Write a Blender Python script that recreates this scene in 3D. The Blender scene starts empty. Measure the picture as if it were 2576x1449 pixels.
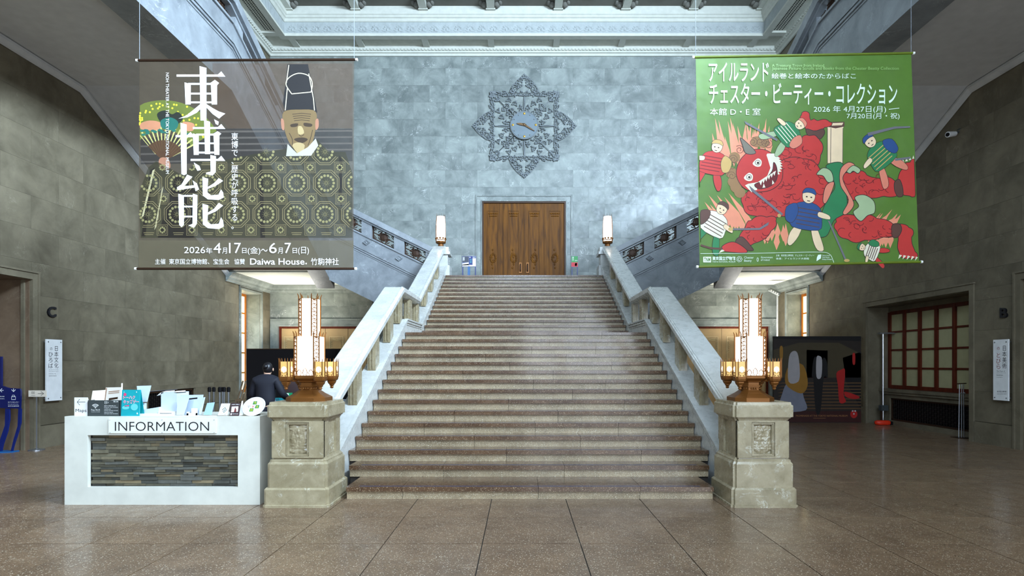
import bpy, math, random
from mathutils import Vector, Matrix
R = random.Random(7)
SC = bpy.context.scene
COL = SC.collection
F, VX, HY, HC = 1430.0, 1310.0, 914.0, 1.6     # focal length (px), vanishing point, eye height
XC = 0.107                                      # stair axis

# ---------------------------------------------------------------- camera, world, lights, exposure
cd = bpy.data.cameras.new('camera'); cam = bpy.data.objects.new('camera', cd); COL.objects.link(cam)
cam.location = (0, 0, HC); cam.rotation_euler = (math.pi/2, 0, 0)
cd.sensor_width = 36; cd.lens = F/2576*36; cd.shift_x = -(VX-1288)/2576; cd.shift_y = (HY-724.5)/2576
cd.clip_end = 200; SC.camera = cam
SC.view_settings.view_transform = 'Standard'; SC.view_settings.look = 'None'
SC.view_settings.gamma = 1; SC.view_settings.use_curve_mapping = False
SC.view_settings.exposure = 0.13
SC.cycles.transparent_max_bounces = 48
w = bpy.data.worlds.new('world'); SC.world = w; w.use_nodes = True
w.node_tree.nodes['Background'].inputs[0].default_value = (.55, .68, .9, 1)
w.node_tree.nodes['Background'].inputs[1].default_value = .3
def area(name, loc, rot, sx, sy, power, col):
    l = bpy.data.lights.new(name, 'AREA'); l.shape = 'RECTANGLE'; l.size = sx; l.size_y = sy
    l.energy = power; l.color = col
    o = bpy.data.objects.new(name, l); COL.objects.link(o); o.location = loc; o.rotation_euler = rot
    return o
area('ceiling_skylight', (XC, 6.5, 13.9), (0, 0, 0), 9, 13, 3600, (.66, .82, 1))
area('upper_right_fill', (8.6, 3.0, 11.0), (0, math.radians(62), math.radians(-14)), 3.0, 9.0, 14000, (.62, .8, 1))  # added light that brightens the left side flight; no window is built there
area('entrance_daylight', (XC+3.5, -4.6, 3.0), (math.radians(96), 0, math.radians(32)), 8, 4, 760, (.78, .88, 1))
fw = area('front_window_daylight', (XC-1.5, -4.6, 9.6), (math.radians(66), 0, 0), 12, 4, 2000, (.60, .78, 1)); fw.data.spread = math.radians(160)

for q in (-1, 1):
    uo = area('lower_hall_uplight', (XC+q*8.0, 19.3, 2.1), (math.pi, 0, 0), 1.0, .5, 95, (1, .98, .9)); uo.data.spread = math.radians(160)

# ---------------------------------------------------------------- materials
def L(c):
    c = c/255; return c/12.92 if c <= .04045 else ((c+.055)/1.055)**2.4
def rgb(r, g, b): return (L(r), L(g), L(b), 1)
MATS = {}
Z_ = [0]
def mat(name, col, rough=.5, metal=0, emit=0, alpha=1, ecol=None, spec=.5, coat=0, transl=0, bump=None):
    if name in MATS: return MATS[name]
    m = bpy.data.materials.new(name); m.use_nodes = True; n = m.node_tree.nodes; k = m.node_tree.links
    b = n['Principled BSDF']; b.inputs['Base Color'].default_value = col
    b.inputs['Roughness'].default_value = rough; b.inputs['Metallic'].default_value = metal
    b.inputs['Specular IOR Level'].default_value = spec; b.inputs['Coat Weight'].default_value = coat
    b.inputs['Coat Roughness'].default_value = .12
    if emit:
        b.inputs['Emission Color'].default_value = ecol or col; b.inputs['Emission Strength'].default_value = emit
    # light natural mottle on every surface
    tc = n.new('ShaderNodeTexCoord'); no = n.new('ShaderNodeTexNoise'); no.inputs['Scale'].default_value = 6
    no.inputs['Detail'].default_value = 4
    mr = n.new('ShaderNodeMapRange'); mr.inputs[1].default_value = .3; mr.inputs[2].default_value = .7
    mr.inputs[3].default_value = .93; mr.inputs[4].default_value = 1.05
    mx = n.new('ShaderNodeMix'); mx.data_type = 'RGBA'; mx.blend_type = 'MULTIPLY'; mx.inputs[0].default_value = 1
    mx.inputs[6].default_value = col
    k.new(tc.outputs['Object'], no.inputs['Vector']); k.new(no.outputs[0], mr.inputs[0])
    k.new(mr.outputs[0], mx.inputs[7]); k.new(mx.outputs[2], b.inputs['Base Color'])
    if bump:
        bn = n.new('ShaderNodeTexNoise'); bn.inputs['Scale'].default_value = bump[0]; bn.inputs['Detail'].default_value = 2
        bu = n.new('ShaderNodeBump'); bu.inputs['Strength'].default_value = bump[1]; bu.inputs['Distance'].default_value = bump[2]
        k.new(tc.outputs['Object'], bn.inputs['Vector']); k.new(bn.outputs[0], bu.inputs['Height']); k.new(bu.outputs[0], b.inputs['Normal'])
    out = n['Material Output']; sh = b
    if transl:
        t = n.new('ShaderNodeBsdfTranslucent'); t.inputs[0].default_value = col
        mm = n.new('ShaderNodeMixShader'); mm.inputs[0].default_value = transl
        k.new(b.outputs[0], mm.inputs[1]); k.new(t.outputs[0], mm.inputs[2]); sh = mm
    if alpha < 1:
        t = n.new('ShaderNodeBsdfTransparent'); mm = n.new('ShaderNodeMixShader'); mm.inputs[0].default_value = alpha
        k.new(t.outputs[0], mm.inputs[1]); k.new(sh.outputs[0], mm.inputs[2]); sh = mm
    if sh is not b: k.new(sh.outputs[0], out.inputs[0])
    MATS[name] = m; return m

def marble(name, c1, c2, vein, rough=.3, tone=.12, sc=1.0, coat=.3, veinamt=.7, vs=.012, spec=.5):
    """mottled grey marble with thin white veins; every separate slab gets its own offset and tone"""
    m = bpy.data.materials.new(name); m.use_nodes = True; n = m.node_tree.nodes; k = m.node_tree.links
    b = n['Principled BSDF']
    b.inputs['Roughness'].default_value = rough; b.inputs['Coat Weight'].default_value = coat
    b.inputs['Coat Roughness'].default_value = .1; b.inputs['Specular IOR Level'].default_value = spec
    tc = n.new('ShaderNodeTexCoord'); oi = n.new('ShaderNodeObjectInfo')
    mu = n.new('ShaderNodeMath'); mu.operation = 'MULTIPLY'; mu.inputs[1].default_value = 71.3
    cx = n.new('ShaderNodeCombineXYZ'); k.new(oi.outputs['Random'], mu.inputs[0])
    for i in range(3): k.new(mu.outputs[0], cx.inputs[i])
    va = n.new('ShaderNodeVectorMath'); k.new(tc.outputs['Object'], va.inputs[0]); k.new(cx.outputs[0], va.inputs[1])
    V = va.outputs[0]
    def noise(s, d=5, r=.6, dist=0):
        t = n.new('ShaderNodeTexNoise'); t.inputs['Scale'].default_value = s*sc; t.inputs['Detail'].default_value = d
        t.inputs['Roughness'].default_value = r; t.inputs['Distortion'].default_value = dist; k.new(V, t.inputs['Vector']); return t.outputs[0]
    def ramp(src, a, bb, lo=0, hi=1):
        t = n.new('ShaderNodeMapRange'); t.inputs[1].default_value = a; t.inputs[2].default_value = bb
        t.inputs[3].default_value = lo; t.inputs[4].default_value = hi; k.new(src, t.inputs[0]); return t.outputs[0]
    def mix(fac, a, bb, mode='MIX'):
        t = n.new('ShaderNodeMix'); t.data_type = 'RGBA'; t.blend_type = mode
        for s, i in ((fac, 0), (a, 6), (bb, 7)):
            if isinstance(s, (int, float, tuple)): t.inputs[i].default_value = s
            else: k.new(s, t.inputs[i])
        return t.outputs[2]
    def math_(op, a, bb):
        t = n.new('ShaderNodeMath'); t.operation = op
        for s, i in ((a, 0), (bb, 1)):
            if isinstance(s, (int, float)): t.inputs[i].default_value = s
            else: k.new(s, t.inputs[i])
        return t.outputs[0]
    base = mix(ramp(noise(2.2, 8, .65, .4), .3, .7), c1, c2)
    va1 = noise(1.6, 6, .7, 1.6)
    d = math_('ABSOLUTE', math_('SUBTRACT', va1, .5), 0)
    line = ramp(d, 0, vs, 1, 0)
    msk = ramp(noise(2.7, 3, .5), .52, .66)
    fac = math_('MULTIPLY', math_('MULTIPLY', line, msk), veinamt)
    base = mix(fac, base, vein)
    tn = ramp(oi.outputs['Random'], 0, 1, 1-tone, 1+tone)
    base = mix(1, base, tn, 'MULTIPLY')
    k.new(base, b.inputs['Base Color'])
    r2 = ramp(noise(7, 3), .3, .7, rough*.8, rough*1.25); k.new(r2, b.inputs['Roughness'])
    MATS[name] = m; return m

def granite(name, c1, c2, c3, rough, coat, sc=1, tone=.1, spec=.5):
    m = marble(name, c1, c2, c3, rough, tone, 1, coat, 0, spec=spec)
    n = m.node_tree.nodes; k = m.node_tree.links; b = n['Principled BSDF']
    src = b.inputs['Base Color'].links[0].from_socket
    V = [x for x in n if x.bl_idname == 'ShaderNodeVectorMath'][0].outputs[0]
    v = n.new('ShaderNodeTexVoronoi'); v.inputs['Scale'].default_value = 150*sc; k.new(V, v.inputs['Vector'])
    sp = n.new('ShaderNodeSeparateColor'); k.new(v.outputs['Color'], sp.inputs[0])
    mr = n.new('ShaderNodeMapRange'); mr.inputs[1].default_value = 0; mr.inputs[2].default_value = 1
    mr.inputs[3].default_value = .66; mr.inputs[4].default_value = 1.32; k.new(sp.outputs[0], mr.inputs[0])
    mx = n.new('ShaderNodeMix'); mx.data_type = 'RGBA'; mx.blend_type = 'MULTIPLY'; mx.inputs[0].default_value = 1
    k.new(src, mx.inputs[6]); k.new(mr.outputs[0], mx.inputs[7])
    lt = n.new('ShaderNodeMath'); lt.operation = 'GREATER_THAN'; lt.inputs[1].default_value = .955; k.new(sp.outputs[1], lt.inputs[0])
    mx2 = n.new('ShaderNodeMix'); mx2.data_type = 'RGBA'; k.new(lt.outputs[0], mx2.inputs[0])
    k.new(mx.outputs[2], mx2.inputs[6]); mx2.inputs[7].default_value = c3
    k.new(mx2.outputs[2], b.inputs['Base Color'])
    return m

def wood(name, c1, c2, rough=.4, sc=1, coat=.1):
    m = bpy.data.materials.new(name); m.use_nodes = True; n = m.node_tree.nodes; k = m.node_tree.links
    b = n['Principled BSDF']; b.inputs['Roughness'].default_value = rough; b.inputs['Coat Weight'].default_value = coat; b.inputs['Specular IOR Level'].default_value = .2
    tc = n.new('ShaderNodeTexCoord'); mp = n.new('ShaderNodeMapping'); mp.inputs['Scale'].default_value = (9*sc, 9*sc, .8*sc)
    no = n.new('ShaderNodeTexNoise'); no.inputs['Scale'].default_value = 1.5; no.inputs['Detail'].default_value = 6; no.inputs['Distortion'].default_value = .6
    cr = n.new('ShaderNodeValToRGB'); cr.color_ramp.elements[0].position = .3; cr.color_ramp.elements[1].position = .72
    cr.color_ramp.elements[0].color = c1; cr.color_ramp.elements[1].color = c2
    k.new(tc.outputs['Object'], mp.inputs[0]); k.new(mp.outputs[0], no.inputs[0]); k.new(no.outputs[0], cr.inputs[0])
    k.new(cr.outputs[0], b.inputs['Base Color']); MATS[name] = m; return m

M_WALL = marble('wall_marble', rgb(94, 101, 98), rgb(148, 154, 148), rgb(240, 240, 236), .45, .085, .75, .05, .8, .007)
M_WALLS = marble('side_wall_marble', rgb(82, 75, 60), rgb(116, 107, 88), rgb(172, 166, 148), .5, .05, .7, .03, .3, .008, spec=.3)
M_RAIL = marble('balustrade_marble', rgb(184, 185, 180), rgb(212, 213, 208), rgb(248, 248, 245), .28, .03, 1.2, .3, .6)  # same stone as pedestals and walls; paler tone paints in light on the copings
M_PED = marble('pedestal_marble', rgb(130, 118, 90), rgb(168, 155, 126), rgb(222, 220, 205), .28, .04, 2.2, .25, .9, .02)
M_SIDE = marble('side_flight_marble', rgb(104, 108, 112), rgb(140, 145, 148), rgb(205, 208, 212), .35, .03, .9, .15, .7, .01)
M_FLOOR = granite('floor_granite', rgb(98, 77, 58), rgb(126, 102, 78), rgb(190, 175, 152), .34, .22, 1.0, .05)
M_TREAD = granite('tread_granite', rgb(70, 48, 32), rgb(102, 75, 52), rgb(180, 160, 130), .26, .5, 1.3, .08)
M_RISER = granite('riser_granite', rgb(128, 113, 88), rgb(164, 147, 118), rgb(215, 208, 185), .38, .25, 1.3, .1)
M_JOINT = mat('dark_joint', rgb(44, 38, 32), .9)
M_PLAST = mat('soffit_plaster', rgb(188, 187, 184), .85)
M_CORN = mat('cornice_plaster', rgb(198, 198, 186), .8)
M_CORNG = mat('coffer_grey', rgb(105, 103, 95), .85)
M_LOWC = mat('low_ceiling_paint', rgb(214, 216, 205), .8)
M_DOOR = wood('door_wood', rgb(72, 40, 0), rgb(122, 74, 2), .55, 1, 0)
M_PALED = mat('pale_door_paint', rgb(176, 146, 100), .5)
M_PALER = mat('door_relief_gilt', rgb(205, 184, 140), .45, .2)
M_BRONZE = mat('bronze', rgb(122, 76, 30), .42, .55)
M_BRONZD = mat('dark_bronze', rgb(58, 38, 24), .5, .5)
M_CLOCKB = mat('clock_ironwork', rgb(122, 128, 130), .6, .1)
M_WHITE = mat('white_laminate', rgb(206, 205, 193), .45)
M_WPAPER = mat('white_card', rgb(222, 222, 220), .6)
M_CREAM = mat('cream_card', rgb(225, 214, 195), .7)
M_BLACK = mat('black_print', rgb(22, 20, 24), .6)
M_BLKP = mat('black_panel', rgb(10, 7, 9), .6, spec=.2)
M_DGREY = mat('dark_slate_card', rgb(56, 62, 62), .5)
M_PWHITE = mat('white_print', rgb(238, 240, 236), .6)
M_METAL = mat('brushed_steel', rgb(170, 172, 176), .3, .9)
M_BLUE = mat('blue_steel', rgb(14, 30, 96), .35)
M_BLUEB = mat('blue_base', rgb(16, 84, 140), .35)
M_REDW = wood('window_wood', rgb(70, 24, 12), rgb(98, 38, 20), .4)
M_ORW = wood('slit_window_wood', rgb(150, 80, 20), rgb(190, 116, 44), .45)
M_PANE = mat('blind_pane', rgb(168, 162, 124), .5, emit=.0)
M_DAYP = mat('daylit_pane', rgb(250, 236, 180), .5, emit=1.6, ecol=(1, .9, .55, 1))
M_STONE = None

# ---------------------------------------------------------------- geometry helpers
def P(px, py, Y): return Vector(((px-VX)*Y/F, Y, HC-(py-HY)*Y/F))
def PX(px, py, X):                                # a point on the wall plane x = X
    Y = X*F/(px-VX); return Vector((X, Y, HC-(py-HY)*Y/F))
class MB:
    def __init__(s): s.v = []; s.f = []
    def add(s, vs, fs):
        o = len(s.v); s.v += [tuple(v) for v in vs]; s.f += [tuple(i+o for i in f) for f in fs]; return s
    def box(s, x0, x1, y0, y1, z0, z1):
        if x0 > x1: x0, x1 = x1, x0
        return s.add([(x0,y0,z0),(x1,y0,z0),(x1,y1,z0),(x0,y1,z0),(x0,y0,z1),(x1,y0,z1),(x1,y1,z1),(x0,y1,z1)],
                     [(0,3,2,1),(4,5,6,7),(0,1,5,4),(1,2,6,5),(2,3,7,6),(3,0,4,7)])
    def prism(s, poly, a, b, axis='y'):
        """poly in the plane across axis, extruded from a to b"""
        f = {'y': lambda p, t: (p[0], t, p[1]), 'x': lambda p, t: (t, p[0], p[1]), 'z': lambda p, t: (p[0], p[1], t)}[axis]
        n = len(poly); vs = [f(p, a) for p in poly]+[f(p, b) for p in poly]
        return s.add(vs, [tuple(range(n))[::-1], tuple(range(n, 2*n))]+[(i, (i+1) % n, n+(i+1) % n, n+i) for i in range(n)])
    def rings(s, rr, cap=True):
        n = len(rr[0]); vs = [p for r in rr for p in r]; fs = []
        for j in range(len(rr)-1):
            for i in range(n): fs.append((j*n+i, j*n+(i+1) % n, (j+1)*n+(i+1) % n, (j+1)*n+i))
        if cap: fs += [tuple(range(n))[::-1], tuple(range((len(rr)-1)*n, len(rr)*n))]
        return s.add(vs, fs)
    def tube(s, pts, r, n=6, cap=True):
        pts = [Vector(p) for p in pts]; rr = []
        rs = r if isinstance(r, (list, tuple)) else [r]*len(pts)
        for i, p in enumerate(pts):
            d = (pts[min(i+1, len(pts)-1)]-pts[max(i-1, 0)]).normalized()
            u = d.cross(Vector((0, 0, 1)) if abs(d.z) < .9 else Vector((1, 0, 0))).normalized(); w_ = d.cross(u)
            rr.append([p+u*math.cos(a)*rs[i]+w_*math.sin(a)*rs[i] for a in [2*math.pi*t/n for t in range(n)]])
        return s.rings(rr, cap)
    def lathe(s, c, prof, n=16):
        return s.rings([[(c[0]+r*math.cos(2*math.pi*t/n), c[1]+r*math.sin(2*math.pi*t/n), c[2]+z) for t in range(n)] for r, z in prof])
    def ball(s, c, r, n=10, m=6):
        rx, ry, rz = r if isinstance(r, (tuple, list)) else (r, r, r)
        rr = []
        for j in range(m+1):
            a = -math.pi/2+math.pi*j/m; q = max(math.cos(a), .02)
            rr.append([(c[0]+rx*q*math.cos(2*math.pi*t/n), c[1]+ry*q*math.sin(2*math.pi*t/n), c[2]+rz*math.sin(a)) for t in range(n)])
        return s.rings(rr)
    def face(s, pts): return s.add(pts, [tuple(range(len(pts)))])
    def obj(s, name, m, parent=None, smooth=False, loc=None, **kw):
        me = bpy.data.meshes.new(name); me.from_pydata(s.v, [], s.f); me.update()
        me.materials.append(m)
        return link(name, me, parent, smooth, loc, **kw)
def link(name, me, parent=None, smooth=False, loc=None, **kw):
    o = bpy.data.objects.new(name, me); COL.objects.link(o)
    if loc is not None: o.location = loc
    if smooth:
        for p in me.polygons: p.use_smooth = True
    if parent is not None: par(o, parent)
    for a, b in kw.items(): o[a] = b
    return o
def par(o, p):
    o.parent = p; o.matrix_parent_inverse = world(p).inverted()
def world(o):
    m = Matrix.Translation(o.location) @ o.rotation_euler.to_matrix().to_4x4()
    return world(o.parent) @ o.matrix_parent_inverse @ m if o.parent else m
def thing(name, loc, label, category, group=None):
    o = bpy.data.objects.new(name, None); COL.objects.link(o); o.location = loc; o.empty_display_size = .1
    o['label'] = label; o['category'] = category
    if group: o['group'] = group
    return o
def tag(o, label, category, group=None):
    o['label'] = label; o['category'] = category
    if group: o['group'] = group
    return o
def sub_rect(rects, h):
    out = []
    for (a, b, c, d) in rects:                    # a<b horizontal, c<d vertical
        x0, x1, z0, z1 = h
        if x1 <= a or x0 >= b or z1 <= c or z0 >= d: out.append((a, b, c, d)); continue
        if c < z0: out.append((a, b, c, z0))
        if d > z1: out.append((a, b, z1, d))
        lo, hi = max(c, z0), min(d, z1)
        if a < x0: out.append((a, x0, lo, hi))
        if b > x1: out.append((x1, b, lo, hi))
    return out
_cache = {}
def slabs(parent, plane, val, sgn, u0, u1, v0, v1, w_, h_, holes, m, name='panel', gap=.0022, th=.02, stag=True, seed=1):
    """individual facing slabs; plane 'y' (faces -y) or 'x' (faces sgn)"""
    rr = random.Random(seed); row = 0; v = v0; cnt = 0
    while v < v1-.02:
        vt = min(v+h_, v1); u = u0-(w_*.5 if (stag and row % 2) else 0)
        while u < u1-.02:
            a, b = max(u, u0), min(u+w_, u1); u += w_
            if b-a < .05: continue
            for (a2, b2, c2, d2) in (lambda q: [q] if not holes else None)((a, b, v, vt)) or _minus((a, b, v, vt), holes):
                if b2-a2 < .03 or d2-c2 < .03: continue
                key = (plane, sgn, round(b2-a2, 3), round(d2-c2, 3), m.name)
                if key not in _cache:
                    hw, hh = (b2-a2)/2-gap/2, (d2-c2)/2-gap/2; mb = MB()
                    if plane == 'y': mb.box(-hw, hw, -th, 0, -hh, hh)
                    else: mb.box(0, th*sgn, -hw, hw, -hh, hh)
                    me = bpy.data.meshes.new(name); me.from_pydata(mb.v, [], mb.f); me.materials.append(m); _cache[key] = me
                cu, cv = (a2+b2)/2, (c2+d2)/2
                off = rr.uniform(-.0005, .0005)
                loc = (cu, val+off, cv) if plane == 'y' else (val+off, cu, cv)
                link(name, _cache[key], parent, loc=loc); cnt += 1
        v += h_; row += 1
    return cnt
def _minus(r, holes):
    out = [r]
    for h in holes: out = sub_rect(out, h)
    return out
def smoothpoly(pts, k=5, closed=True):
    n = len(pts); out = []
    rng = range(n) if closed else range(n-1)
    for i in rng:
        p = [pts[(i+j) % n] if closed else pts[min(max(i+j, 0), n-1)] for j in (-1, 0, 1, 2)]
        for t in [q/k for q in range(k)]:
            out.append(tuple(.5*((2*p[1][c])+(-p[0][c]+p[2][c])*t+(2*p[0][c]-5*p[1][c]+4*p[2][c]-p[3][c])*t*t+(-p[0][c]+3*p[1][c]-3*p[2][c]+p[3][c])*t**3) for c in (0, 1)))
    if not closed: out.append(pts[-1])
    return out
# flat print on a surface: everything below is drawn in a 2-D frame (u,v) that mapf carries onto the surface
def flat_poly(mb, mapf, pts): mb.face([mapf(u, v) for u, v in pts])
def ribbon(mb, mapf, pts, w_, closed=False, taper=False):
    n = len(pts); L_, R_ = [], []
    for i in range(n):
        a = pts[(i-1) % n] if closed or i > 0 else pts[0]; b = pts[(i+1) % n] if closed or i < n-1 else pts[-1]
        dx, dy = b[0]-a[0], b[1]-a[1]; l = math.hypot(dx, dy) or 1
        ww = w_*(math.sin(math.pi*(i+.3)/(n-.4))*.8+.2 if taper else 1)/2
        L_.append((pts[i][0]-dy/l*ww, pts[i][1]+dx/l*ww)); R_.append((pts[i][0]+dy/l*ww, pts[i][1]-dx/l*ww))
    for i in range(n if closed else n-1):
        j = (i+1) % n; mb.face([mapf(*q) for q in (L_[i], L_[j], R_[j], R_[i])])
def tessel(pts):
    from mathutils.geometry import tessellate_polygon
    return tessellate_polygon([[Vector((p[0], p[1], 0)) for p in pts]])
def fill(mb, mapf, pts):
    vs = [mapf(u, v) for u, v in pts]; mb.add(vs, [tuple(t) for t in tessel(pts)])
def ell(cx, cy, rx, ry, n=18, a0=0, rot=0):
    return [(cx+rx*math.cos(a0+2*math.pi*i/n)*math.cos(rot)-ry*math.sin(a0+2*math.pi*i/n)*math.sin(rot),
             cy+rx*math.cos(a0+2*math.pi*i/n)*math.sin(rot)+ry*math.sin(a0+2*math.pi*i/n)*math.cos(rot)) for i in range(n)]
def text(s, box, mapf, m, parent, name='lettering', bold=0, spacing=1.0, line=1.0, align='LEFT', label=None, shear=0):
    """lettering fitted to box = (u0, v0, u1, v1), v downward"""
    c = bpy.data.curves.new(name, 'FONT'); c.body = s; c.size = 1; c.resolution_u = 3; c.offset = bold
    c.space_character = spacing; c.space_line = line; c.align_x = align; c.shear = shear
    t = bpy.data.objects.new('t', c); COL.objects.link(t); bpy.context.view_layer.update()
    me = bpy.data.meshes.new_from_object(t.evaluated_get(bpy.context.evaluated_depsgraph_get()))
    bpy.data.objects.remove(t); bpy.data.curves.remove(c)
    xs = [v.co.x for v in me.vertices]; ys = [v.co.y for v in me.vertices]
    x0, x1, y0, y1 = min(xs), max(xs), min(ys), max(ys)
    for v in me.vertices:
        v.co = mapf(box[0]+(v.co.x-x0)/(x1-x0)*(box[2]-box[0]), box[3]+(v.co.y-y0)/(y1-y0)*(box[1]-box[3]))
    me.materials.clear(); me.materials.append(m)
    o = link(name, me, parent)
    if label: o['label'] = label
    return o
# ================================================================ the room shell
WL, WR, YB = XC-9.15, XC+9.15, 20.5
def X(xp, s): return XC+s*xp                      # distance xp from the stair axis, side s
def struct(o): o['kind'] = 'structure'; return o

# floor: granite slabs laid on a dark bed, plain granite where they become too small to tell apart
fl = struct(MB().box(WL-2.5, WR+2.5, -5, 3.30, -.2, 0).box(WL-2.5, WR+2.5, 14.62, YB+.3, -.2, 0).obj('floor', M_FLOOR))
MB().box(WL-2.5, WR+2.5, 3.30, 14.62, -.2, -.007).obj('bed', M_JOINT, fl)
TS, g = .871, .0045
tl = MB().box(-TS/2+g, TS/2-g, -TS/2+g, TS/2-g, -.03, 0)
tme = bpy.data.meshes.new('tile'); tme.from_pydata(tl.v, [], tl.f); tme.materials.append(M_FLOOR)
y = 5.04-2*TS
while y < 14.6:
    cy = y+TS/2
    x = -.342-11*TS
    while x < WR+.6:
        cx = x+TS/2
        if not (cy > 7.4 and XC-2.3 < cx < XC+2.3) and not (cy < 4.4 and abs(cx) > 5.5): link('tile', tme, fl, loc=(cx, cy, 0))
        x += TS
    y += TS

def wall_backing(name, plane, a, b, u0, u1, v0, v1, holes, m):
    mb = MB()
    for (p, q, c, d) in _minus((u0, u1, v0, v1), holes):
        if plane == 'y': mb.box(p, q, a, b, c, d)
        else: mb.box(a, b, p, q, c, d)
    return struct(mb.obj(name, m))
# back wall
DT = (-1.376, 1.606, 4.2, 7.42)                    # door at the head of the stairs
DL = (X(8.85, -1), X(5.56, -1), 0, 2.93); DR = (X(5.56, 1), X(8.85, 1), 0, 2.93)
wb = wall_backing('wall_back', 'y', YB+.02, YB+.4, WL-.4, WR+.4, 0, 14.1, [DT, DL, DR], M_WALL)
slabs(wb, 'y', YB+.02, 1, WL, WR, 0, 12.7, 1.15, .612, [DT, DL, DR, (X(5.45, -1), X(5.45, 1), -1, 4.25)], M_WALL, seed=3)
# side walls
def side_wall(name, s):
    xw = WL if s < 0 else WR
    door = (7.4, 10.5, 0, 3.15); slit = (18.36, 19.76, .6, 4.0)
    holes = [door, slit]; rad = (13.8, 15.8, .12, .92)
    if s < 0: holes.append(rad)
    else: holes.append((11.7, 15.2, .0, 3.1))
    o = wall_backing(name, 'x', xw+s*.02, xw+s*.5, -5, YB+.4, 0, 14.1, holes, M_WALLS)
    slabs(o, 'x', xw+s*.02, -s, 3.0, YB, .43, 7.6, 1.25, .61, holes+[(17.6, 20.6, 4.5, 7.7)], M_WALLS, seed=5+s)
    # skirting course
    mb = MB()
    for (p, q, c, d) in _minus((-5, YB, 0, .42), [(h[0]-.125, h[1]+.125, h[2], h[3]) for h in holes]): 
        if q-p > .01: mb.box(xw+s*.02, xw-s*.03, p, q, c, d)
    struct(mb.obj('baseboard_left' if s < 0 else 'baseboard_right', M_WALLS))
    # doorway reveal and frame moulding
    jb = MB().box(xw+s*.03, xw+s*2.2, 10.49, 10.7, 0, 3.4).box(xw+s*.03, xw+s*2.2, 7.2, 7.41, 0, 3.4).box(xw+s*.03, xw+s*2.2, 7.2, 10.7, 3.14, 3.4).box(xw+s*2.2, xw+s*2.4, 7.2, 10.7, 0, 3.4)
    jb.obj('jamb', M_REVEAL, o)
    fr = MB().box(xw+s*.02, xw-s*.035, 10.50, 10.62, 0, 3.27).box(xw+s*.02, xw-s*.055, 10.60, 10.64, 0, 3.29).box(xw+s*.02, xw-s*.033, 7.3, 10.499, 3.15, 3.27).box(xw+s*.02, xw-s*.057, 7.3, 10.645, 3.271, 3.305)
    fr.box(xw+s*.10, xw+s*.16, 10.46, 10.5, 0, 3.15)
    fr.obj('frame', M_WALLS, o)
    return o
M_REVEAL = marble('reveal_marble', rgb(92, 74, 58), rgb(124, 104, 84), rgb(150, 138, 120), .4, .04, .8, .1, .3)
wl = side_wall('wall_left', -1); wr = side_wall('wall_right', 1)
# front wall behind the camera, with its doorways and upper windows open to daylight
wf = MB()
for (p, q, c, d) in _minus((WL, WR, 0, 14.1), [(-4.5, -1.6, 0, 4), (-1.3, 1.6, 0, 4), (1.9, 4.8, 0, 4), (-7, -3.5, 7.5, 12), (-1.7, 1.9, 7.5, 12), (3.7, 7.2, 7.5, 12)]):
    wf.box(p, q, -5.4, -5, c, d)
struct(wf.obj('wall_front', M_WALLS))
# slit windows in the side walls, beside the far corners
def slit_window(n, s):
    xw = WL if s < 0 else WR
    y0, y1, z0, z1 = 18.36, 19.76, .6, 4.0
    xa, xb = xw+s*.5, xw+s*.56
    jm = MB().box(xw+s*.03, xw+s*.7, y1-.01, y1+.12, z0-.1, z1+.1).box(xw+s*.03, xw+s*.7, y0-.12, y0+.01, z0-.1, z1+.1).box(xw+s*.03, xw+s*.7, y0, y1, z0-.1, z0+.01).box(xw+s*.03, xw+s*.7, y0, y1, z1-.01, z1+.1)
    f = MB().box(xa-s*.008, xb, y0, y0+.09, z0, z1).box(xa-s*.008, xb, y1-.09, y1, z0, z1).box(xa-s*.002, xb, y0+.09, y1-.09, z0, z0+.1).box(xa-s*.002, xb, y0+.09, y1-.09, z1-.1, z1)
    for k in (1, 2): f.box(xa-s*.004, xb, y0+k*(y1-y0)/3-.025, y0+k*(y1-y0)/3+.025, z0, z1)
    for k in range(1, 5): f.box(xa, xb, y0, y1, z0+k*.68-.025, z0+k*.68+.025)
    o = struct(f.obj('window_%d' % n, M_ORW))
    jm.obj('jamb', M_WALL, o)
    # moulded stone surround
    fr = MB()
    for (a, b) in ((.0, .05), (.08, .11)):
        fr.box(xw+s*.02, xw-s*.03, y1+a, y1+b, z0-b, z1+b).box(xw+s*.02, xw-s*.03, y0-b, y0-a, z0-b, z1+b).box(xw+s*.02, xw-s*.029, y0-a, y1+a, z1+a, z1+b-.001)
    fr.obj('surround', M_WALL, o)
    for i in range(3):
        for j in range(5):
            a = y0+.09+i*.41; c = z0+.08+j*.66
            MB().box(xa+s*.02, xa+s*.03, a, a+.41, c, c+.66).obj('pane', M_DAYP, o)
slit_window(1, -1); slit_window(2, 1)
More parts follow.
